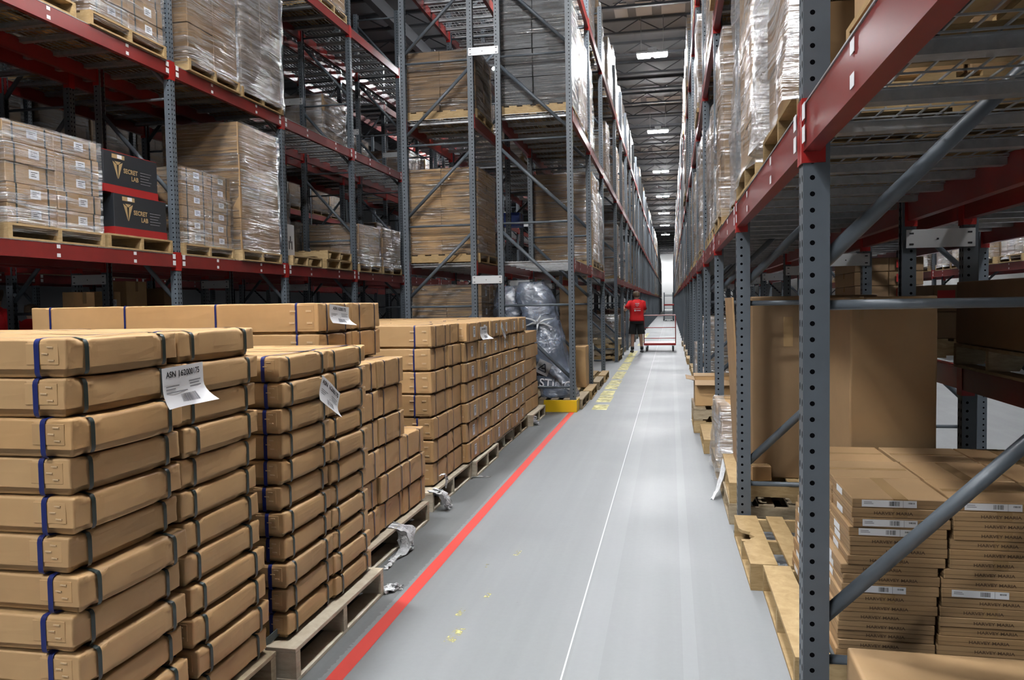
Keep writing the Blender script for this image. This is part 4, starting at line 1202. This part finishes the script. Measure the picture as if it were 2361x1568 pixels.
# ------------------------------------------------------------------ loads on the long left row
load_detail('wrapped long cartons in five layers, left end of first beam', XB-.55, 5.98, z1, 1.06, 1.05, .97, (1, 2, 5), 'kraft2', 'film', 1, True, True, 80, strapc='strap_green', puff=.012)
def black_box(label, x, y, z, rz=0):
    t = thing('black_carton', label, 'carton', (x, y, z), rz, 'printed black cartons')
    w, d, h = .80, .50, .40
    b = MB(); b.cbox(-d/2, -w/2, 0, d/2, w/2, h, .004); b.build('carton_body', M['blackbox'], t)
    b = MB(); b.box(-d/2-.002, -w/2-.002, 0, d/2+.002, w/2+.002, .075); b.box(-d/2+.002, -w/2-.001, h-.004, d/2+.0005, w/2+.001, h+.001); b.build('red_band', M['redprint'], t)
    fx = d/2+.001
    q = MB()
    # shield-like split mark
    S = Matrix.Translation((fx, -.20, h*.57)) @ TO_PX @ Matrix.Diagonal((1.35, 1.25, 1, 1))
    m2 = MB()
    for sx in (-1, 1):
        m2.hexa([(sx*.052, .062, 0), (sx*.012, .042, 0), (sx*.006, -.062, 0), (sx*.003, -.068, 0), (sx*.052, .062, .002), (sx*.012, .042, .002), (sx*.006, -.062, .002), (sx*.003, -.068, .002)])
    m2.hexa([(-.034, .064, 0), (.034, .064, 0), (-.003, .040, 0), (.003, .040, 0), (-.034, .064, .002), (.034, .064, .002), (-.003, .040, .002), (.003, .040, .002)])
    q.add(m2, S); q.build('emblem', M['gold'], t)
    q = MB(); q.add(text_mb('SECRET', .062, .002), Matrix.Translation((fx+.0012, -.015, h*.58)) @ TO_PX); q.add(text_mb('LAB', .062, .002), Matrix.Translation((fx+.0012, .045, h*.42)) @ TO_PX)
    q.build('lettering', M['gold'], t)
    q = MB(); q.box(fx, -.28, h*.84, fx+.0012, -.10, h*.94); q.build('gold_panel', M['gold'], t)
    q = MB(); q.box(fx, -.205, h*.85, fx+.002, -.14, h*.94); q.build('carton_label', M['paper'], t)
    q = MB()
    for k in range(5): q.box(fx, .13, h*(.62-.07*k), fx+.0015, .13+.17-.02*(k % 3), h*(.635-.07*k))
    q.build('fine_print', M['inkgrey'], t)
    return t
floor_pallet('wooden pallet under the black cartons on left row', XB-.52, 7.06, 1.05, .98, 'wood', 0, z1, False, 80)
black_box('lower black carton with red base band on left row first beam', XB-.27, 7.09, z1+.142)
black_box('upper black carton with red base band on left row first beam', XB-.29, 6.99, z1+.142+.402)
load_detail('brown cartons standing behind the black cartons on left row', XB-.80, 7.25, z1+.142, .5, .42, .72, (1, 2, 3), 'kraft3', None, 1, False, False, 81, name='carton_stack', cat='carton stack')
load_detail('film-wrapped load of six labelled layers beside middle left upright', XB-.53, 8.28, z1, .98, 1.0, .98, (2, 2, 6), 'kraft2', 'film', 1, True, True, 82, strapc='strap_green', puff=.012)
load_detail('tall film-wrapped load of big cartons right of labelled layers', XB-.52, 9.42, z1, .98, 1.05, 1.72, (1, 1, 4), 'kraft2', 'film', 1, True, False, 83, puff=.02)
floor_pallet('wooden pallet holding the small white carton on left row', XB-.5, 10.72, 1.05, .95, 'wood', 0, z1, False, 82)
t = thing('white_carton', 'small white printed carton on pallet in third bay of left row', 'carton', (XB-.30, 10.50, z1+.142), .1)
b = MB(); b.cbox(-.16, -.14, 0, .16, .14, .46, .004); b.build('carton_body', M['paper'], t)
b = MB()
for k in range(3): b.box(.1605, -.08+.05*k, .10+.09*(k % 2), .162, -.05+.05*k, .22+.07*(k % 2))
b.build('print', M['ink'], t)
for k in range(2): floor_pallet(f'{"lower" if k == 0 else "upper"} empty pallet of two at third bay of left row', XB-.5, 11.85, 1.05, 1.0, 'wood', .03*k, z1+.141*k, False, 83+k)
load_detail('wrapped brown carton load at fourth visible bay of left row', XB-.52, 13.18, z1, 1.0, 1.05, .82, (2, 2, 4), 'kraft3', 'film', 1, True, False, 85)
load_detail('wrapped brown carton load just left of yellow guard row, left row first beam', XB-.52, 14.32, z1, .98, 1.05, .86, (2, 2, 4), 'kraft3', 'film', 1, True, False, 86)
# second beam
load_detail('plain kraft carton on pallet at upper left corner of view', XB-.52, 5.78, z2, .95, 1.0, .9, (1, 1, 1), 'kraft2', None, 1, True, False, 87)
load_detail('wrapped cartons with white labels on second beam, top left', XB-.52, 6.98, z2, 1.06, 1.05, 1.0, (1, 2, 5), 'kraft3', 'film', 1, True, True, 88, strapc='strap_green', puff=.02)
load_detail('tall bright film-wrapped load, left of pair on second beam', XB-.50, 8.42, z2, 1.0, 1.06, 1.75, (2, 2, 4), 'kraft3', 'film', 1, True, False, 89, puff=.025, over=.02)
load_detail('tall bright film-wrapped load, right of pair on second beam', XB-.52, 9.56, z2, 1.0, 1.06, 1.75, (2, 2, 5), 'kraft_dark', 'film_milky', 1, True, False, 90, puff=.03, over=.03)
load_detail('pale carton load on third beam of left row near ceiling', XB-.52, 11.95, z3, .95, 1.0, 1.1, (2, 2, 5), 'kraft2', 'film', 1, True, False, 91)
load_detail('low wrapped load on third beam of left row above bright film loads', XB-.52, 6.9, z3, .95, 1.0, 1.0, (2, 2, 4), 'kraft3', 'film', 1, True, False, 92)
# dim rows behind
fill('row behind the long left row', XB2+.53, ysB, range(2, 10), (0, 1), .5, 9, (3, 7, 8, 4))
fill('farthest left row', XC-.53, [.9+2.46*i for i in range(14)], range(2, 9), (0, 1), .7, 10, (0, 2, 3, 7))
for k, (x, y, n, d, w) in enumerate(((-5.95, 6.98, 1, .14, .3), (-6.85, 8.42, 1, .3, .28), (-6.95, 9.0, 1, .3, .4), (-6.95, 9.6, 1, .5, .35))):
    load_detail(f'kraft cartons on floor pallet under long left row, {ORD[k]} from left', x, y, 0, w, d, (1.70, 1.74, 1.88, 1.8)[k], (1, 1, 5), ('kraft', 'kraft', 'kraft', 'kraft_dark')[k], None, 1, True, k == 1, 93+k, name='carton_stack', cat='carton stack')

# ------------------------------------------------------------------ beyond the right racking
load_detail('flat cartons with red printed corners on low beam beyond right upright', 2.03, 8.45, 1.084, .9, .62, .80, (2, 1, 5), 'kraft3', None, -1, True, False, 110, name='carton_stack', cat='carton stack')
def red_marks(t, pts, w, h):
    for x, y, z in pts:
        b = MB(); b.box(x-w/2, y-.003, z-h/2, x+w/2, y, z+h/2); b.build('red_mark', M['redprint2'], t)
M['redprint2'] = plain('red_corner_print', (.55, .03, .025), .5)
red_marks(COL.objects[[o.name for o in COL.objects if o.get('label', '').startswith('flat cartons with red')][0]], [(x, -.458, .13+.134*k+.07) for k in range(5) for x in (-.20, .10)], .06, .075)
_rc = load_detail('dark brown cartons with red mark behind big dark carton at right', 2.16, 6.25, 1.084, .9, .8, .50, (1, 1, 2), 'kraft3', None, -1, True, False, 111, name='carton_stack', cat='carton stack')
red_marks(_rc, [(-.32, -.458, .40)], .11, .12)
big_box('dark_carton', 'big dark carton on pallet on low beam at right edge', 2.15, 4.58, 1.084+.142, .98, .98, .36, 'kraft_dark', 0, .004, 12)
floor_pallet('wooden pallet under the big dark carton at right edge', 2.17, 4.57, 1.04, 1.0, 'wood2', 0, 1.084, False, 90)
fill('rack across the open floor', X3+.53, [4.9+2.5*i for i in range(14)], range(1, 11), (0, 1), .85, 12, (0, 2, 3, 7, 8, 4))
fill('row backing the right aisle row', XR2-.53, ysR, range(2, 12), (0, 1), .5, 13, (3, 7, 8, 0))
scrap('loose film sheet hanging from pallet at right edge over open floor', [(2.25, 4.2, 1.1), (2.28, 4.1, .85), (2.2, 4.0, .55), (2.15, 3.95, .25), (2.1, 3.9, .02)], .45, 8, mt='film')
# ------------------------------------------------------------------ people
def person(label, x, y, rz, pose, hgt=1.80, shirt_marks=True):
    """standing figure facing +y before turning by rz; one skinned body surface, clothing and hair as children"""
    t = thing('person', label, 'person', (x, y, 0), rz)
    k = hgt/1.80
    sh, hp = .185, .09
    J = {'pel': (0, 0, .96), 'wai': (0, .01, 1.10), 'che': (0, .0, 1.32), 'neb': (0, -.005, 1.485), 'nec': (0, .015, 1.545), 'hea': (0, .03, 1.635), 'top': (0, .02, 1.74)}
    for s, n in ((-1, 'l'), (1, 'r')):
        el, wr = pose[n]
        J['sh'+n] = (s*sh, -.005, 1.43); J['el'+n] = el; J['wr'+n] = wr
        fx = pose['feet'][n]
        J['hi'+n] = (s*hp, 0, .90); J['kn'+n] = (s*.105+fx*.5, .02, .50); J['an'+n] = (s*.115+fx, -.02, .085); J['to'+n] = (s*.13+fx, .13, .035)
    rad = {'pel': (.13, .10), 'wai': (.125, .095), 'che': (.15, .105), 'neb': (.07, .06), 'nec': (.055, .058), 'hea': (.076, .095), 'top': (.058, .07)}
    for n in 'lr': rad.update({'sh'+n: (.062, .062), 'el'+n: (.043, .043), 'wr'+n: (.027, .03), 'hi'+n: (.088, .095), 'kn'+n: (.058, .062), 'an'+n: (.036, .042), 'to'+n: (.035, .025)})
    E = [('pel','wai'),('wai','che'),('che','neb'),('neb','nec'),('nec','hea'),('hea','top')]
    for n in 'lr': E += [('che','sh'+n),('sh'+n,'el'+n),('el'+n,'wr'+n),('pel','hi'+n),('hi'+n,'kn'+n),('kn'+n,'an'+n),('an'+n,'to'+n)]
    # nose, ears
    J['nos'] = (0, .135, 1.625); rad['nos'] = (.013, .013); E.append(('hea','nos'))
    for s, n in ((-1, 'l'), (1, 'r')):
        J['ear'+n] = (s*.088, .02, 1.635); rad['ear'+n] = (.016, .022); E.append(('hea','ear'+n))
    # palm and fingers
    for s, n in ((-1, 'l'), (1, 'r')):
        e, w = V(J['el'+n]), V(J['wr'+n]); d = (w-e).normalized()
        side = d.cross(V((0, 0, 1))); side = side.normalized() if side.length > .1 else V((0, 1, 0))
        nrm = side.cross(d)
        J['pa'+n] = tuple(w+d*.055); rad['pa'+n] = (.032, .022); E.append(('wr'+n,'pa'+n))
        for q, (o, ln) in enumerate(((-.026, .062), (-.009, .074), (.009, .07), (.025, .055))):
            p0 = w+d*.085+side*o; p1 = p0+d*ln*.5-nrm*.008; p2 = p1+d*ln*.45-nrm*.03
            for m, p, rr_ in ((0, p0, .0095), (1, p1, .009), (2, p2, .0075)): J[f'f{n}{q}{m}'] = tuple(p); rad[f'f{n}{q}{m}'] = (rr_, rr_)
            E += [('pa'+n, f'f{n}{q}0'), (f'f{n}{q}0', f'f{n}{q}1'), (f'f{n}{q}1', f'f{n}{q}2')]
        p0 = w+d*.035-side*.035*s; p1 = p0+d*.035-side*.018*s
        for m, p in ((0, p0), (1, p1)): J[f't{n}{m}'] = tuple(p); rad[f't{n}{m}'] = (.010, .010)
        E += [('wr'+n, f't{n}0'), (f't{n}0', f't{n}1')]
    keys = list(J); me = bpy.data.meshes.new('body')
    me.from_pydata([tuple(c*k for c in J[q]) for q in keys], [(keys.index(a), keys.index(c)) for a, c in E], [])
    o = obj('body', me, t); me.materials.append(M['skin'])
    sm = o.modifiers.new('skin', 'SKIN'); sm.use_smooth_shade = True
    for i, q in enumerate(keys):
        sv = me.skin_vertices[0].data[i]; sv.radius = tuple(c*k for c in rad[q]); sv.use_root = (q == 'pel')
    ss = o.modifiers.new('smooth', 'SUBSURF'); ss.levels = 1; ss.render_levels = 1
    def ell(cx, cy, z, a, c, n=20): return [V((cx+a*math.cos(2*math.pi*j/n), cy+c*math.sin(2*math.pi*j/n), z))*k for j in range(n)]
    # T-shirt: torso and sleeves
    b = MB()
    b.rings([ell(0, .0, .90, .205, .150), ell(0, .0, .93, .212, .155), ell(0, .005, 1.05, .196, .140), ell(0, .005, 1.18, .198, .142), ell(0, .0, 1.30, .208, .146), ell(0, -.005, 1.40, .212, .132), ell(0, -.005, 1.455, .185, .105), ell(0, -.003, 1.50, .115, .085), ell(0, 0, 1.525, .075, .072)], caps=True)
    for s, n in ((-1, 'l'), (1, 'r')):
        a, c = V(J['sh'+n]), V(J['el'+n]); d = c-a
        b.tube([(a-V((s*.05, 0, -.01)))*k, a*k, (a+d*.4)*k, (a+d*.72)*k], [.066*k, .070*k, .068*k, .074*k], 14)
    sh_o = b.build('tshirt', M['tshirt'], t); sh_o['label'] = 'red T-shirt'
    if shirt_marks:
        q = MB()
        for z, w, h in ((1.40, .12, .022), (1.355, .09, .018), (1.315, .05, .008), (1.255, .19, .010), (1.20, .13, .022)):
            n = max(2, int(w/.022))
            for i in range(n):
                xx = -w/2+w*i/n+(.035 if z == 1.20 else .0)
                q.box(xx*k, (-.152)*k, (z-h/2)*k, (xx+w/n*.72)*k, (-.138)*k, (z+h/2)*k)
        q.box(-.085*k, -.152*k, 1.18*k, -.045*k, -.138*k, 1.225*k)
        q.build('print', M['whiteprint'], sh_o)
    b = MB()
    b.rings([ell(0, 0, 1.0, .185, .135), ell(0, 0, .93, .195, .148), ell(0, 0, .82, .205, .150)], caps=True)
    for s, n in ((-1, 'l'), (1, 'r')):
        fx = pose['feet'][n]
        b.tube([V((s*.095, 0, .92))*k, V((s*.10, 0, .80))*k, V((s*.11+fx*.25, .01, .66))*k, V((s*.118+fx*.4, .01, .53))*k], [.085*k, .105*k, .108*k, .115*k], 16)
    b.build('shorts', M['shorts'], t)
    b = MB(); rg = []
    for i in range(8):
        f = i/7; th = f*math.pi*.70
        zc = 1.745-.0; rr_ = .094*math.sin(min(th, math.pi*.56))+.004; z = 1.665+.092*math.cos(th)*1.0
        rg.append([V((rr_*math.cos(2*math.pi*j/18)*.98, .012-.006*f+rr_*1.12*math.sin(2*math.pi*j/18), z+ (.045 if math.sin(2*math.pi*j/18) > .2 and f > .5 else -.012 if f > .8 else 0) + .008*nz((j, i, 0), .9, 3)))*k for j in range(18)])
    b.rings(rg, caps=True); b.build('hair', M['hair'], t)
    for s, n in ((-1, 'l'), (1, 'r')):
        a = V(J['an'+n]); q = MB(); rg = []
        for yy, wd, hh in ((-.085, .030, .05), (-.07, .042, .085), (-.02, .046, .10), (.05, .046, .075), (.11, .048, .055), (.165, .040, .045), (.19, .02, .03)):
            rg.append([V((a.x+.006*s+wd*math.cos(2*math.pi*j/12), a.y+.02+yy, max(.0, hh*.5+hh*.5*math.sin(2*math.pi*j/12))))*k for j in range(12)])
        q.rings(rg); q.build('shoe', M['shoe'], t)
        q = MB(); q.tube([(a+V((0, -.005, 0)))*k, (a+V((0, -.003, .09)))*k], [.046*k, .05*k], 12); q.build('sock', M['shorts'], t)
    return t
person('worker in red T-shirt and black shorts, back turned, by racking beside trolley', -.985, 23.42, .18,
       {'l': ((-.335, -.03, 1.20), (-.34, .20, 1.31)), 'r': ((.235, .05, 1.15), (.10, .24, 1.18)), 'feet': {'l': -.02, 'r': .02}}, 1.87)
person('person in red T-shirt partly hidden by post at left picture edge', -8.50, 8.5, .1,
       {'l': ((-.27, -.02, 1.15), (-.27, .15, .95)), 'r': ((.27, -.02, 1.15), (.27, .15, .95)), 'feet': {'l': 0, 'r': 0}}, 1.86)
person('second person in red T-shirt in dim gap beyond left racking', -8.98, 9.6, .7,
       {'l': ((-.27, .12, 1.2), (-.20, .34, 1.18)), 'r': ((.27, .12, 1.2), (.20, .34, 1.18)), 'feet': {'l': 0, 'r': 0}}, 1.66, False)

# ------------------------------------------------------------------ platform trolley
t = thing('platform_trolley', 'red tubular platform trolley with end rails beside worker in aisle', 'trolley', (-.325, 23.80, 0))
b = MB(); b.cbox(-.475, 0, .19, .475, 1.0, .25, .006); b.build('platform_frame', M['red2'], t)
b = MB(); b.cbox(-.46, .015, .25, .46, .985, .262, .002); b.build('platform_board', M['cartdeck'], t)
b = MB()
for sx in (-.465, .465): b.tube([(sx, .03, .25), (sx, .03, 1.04), (sx*.985, .03, 1.07)], .014, 8)
for z in (.72, .40): b.tube([(-.465, .03, z), (.465, .03, z)], .010, 8)
b.build('end_rail', M['red2'], t)
b = MB(); b.tube([(-.465, .03, 1.09), (.465, .03, 1.09)], .020, 8); b.build('push_handle', M['cartdeck'], t)
for sx in (-.39, .39):
    for y in (.12, .88):
        c = empty('caster', (sx, y, 0), 0, t)
        b = MB(); b.tube([(-.022, 0, .0625), (.022, 0, .0625)], .0625, 18); b.build('wheel', M['rubber'], c)
        b = MB(); b.box(-.034, -.03, .06, -.026, .03, .19); b.box(.026, -.03, .06, .034, .03, .19); b.box(-.034, -.04, .18, .034, .04, .19); b.build('fork', M['galv'], c)

# ------------------------------------------------------------------ lift truck deep in the aisle
t = thing('lift_truck', 'red and grey lift truck deep in the aisle before the far wall', 'lift truck', (-.15, 62.0, 0))
b = MB(); b.cbox(-.40, .3, .12, .40, 1.6, .85, .03); b.build('truck_body', M['galv'], t)
b = MB()
for sx in (-.33, .33): b.box(sx-.04, -.05, .05, sx+.04, .06, 2.2)
for z in (.6, 1.2, 1.9): b.box(-.36, -.03, z, .36, .03, z+.05)
b.build('mast', M['steelpaint'], t)
b = MB(); b.cbox(-.36, -.12, 1.18, .42, -.05, 1.30, .01); b.build('guard_bar', M['red2'], t)
b = MB(); b.cbox(-.38, .3, 2.0, .38, 1.2, 2.06, .01)
for sx in (-.36, .36): b.box(sx-.02, 1.1, .8, sx+.02, 1.14, 2.0)
b.build('overhead_guard', M['galv'], t)
b = MB()
for sx in (-.2, .2): b.box(sx-.05, -1.0, .04, sx+.05, 0, .08)
b.build('fork', M['steelpaint'], t)
for sx in (-.38, .38):
    for y in (.5, 1.4):
        b = MB(); b.tube([(sx-.04, y, .14), (sx+.04, y, .14)], .14, 16); b.build('wheel', M['rubber'], t)

# ------------------------------------------------------------------ world and view
w = bpy.data.worlds.new('hall_air'); SC.world = w; w.use_nodes = True
w.node_tree.nodes['Background'].inputs[0].default_value = (.5, .53, .58, 1)
w.node_tree.nodes['Background'].inputs[1].default_value = 0.0
SC.view_settings.view_transform = 'Standard'; SC.view_settings.look = 'None'
SC.view_settings.exposure = 0.72; SC.view_settings.gamma = 1.0; SC.view_settings.use_curve_mapping = False
c = SC.cycles
c.max_bounces = 3; c.diffuse_bounces = 1; c.glossy_bounces = 2; c.transmission_bounces = 2; c.transparent_max_bounces = 5
c.sample_clamp_indirect = 6.0; c.sample_clamp_direct = 0.0; c.caustics_reflective = False; c.caustics_refractive = False
c.blur_glossy = 1.0
try:
    c.use_denoising = True; c.denoiser = 'OPENIMAGEDENOISE'
except Exception:
    pass
c.use_adaptive_sampling = True; c.adaptive_threshold = .1; c.adaptive_min_samples = 16
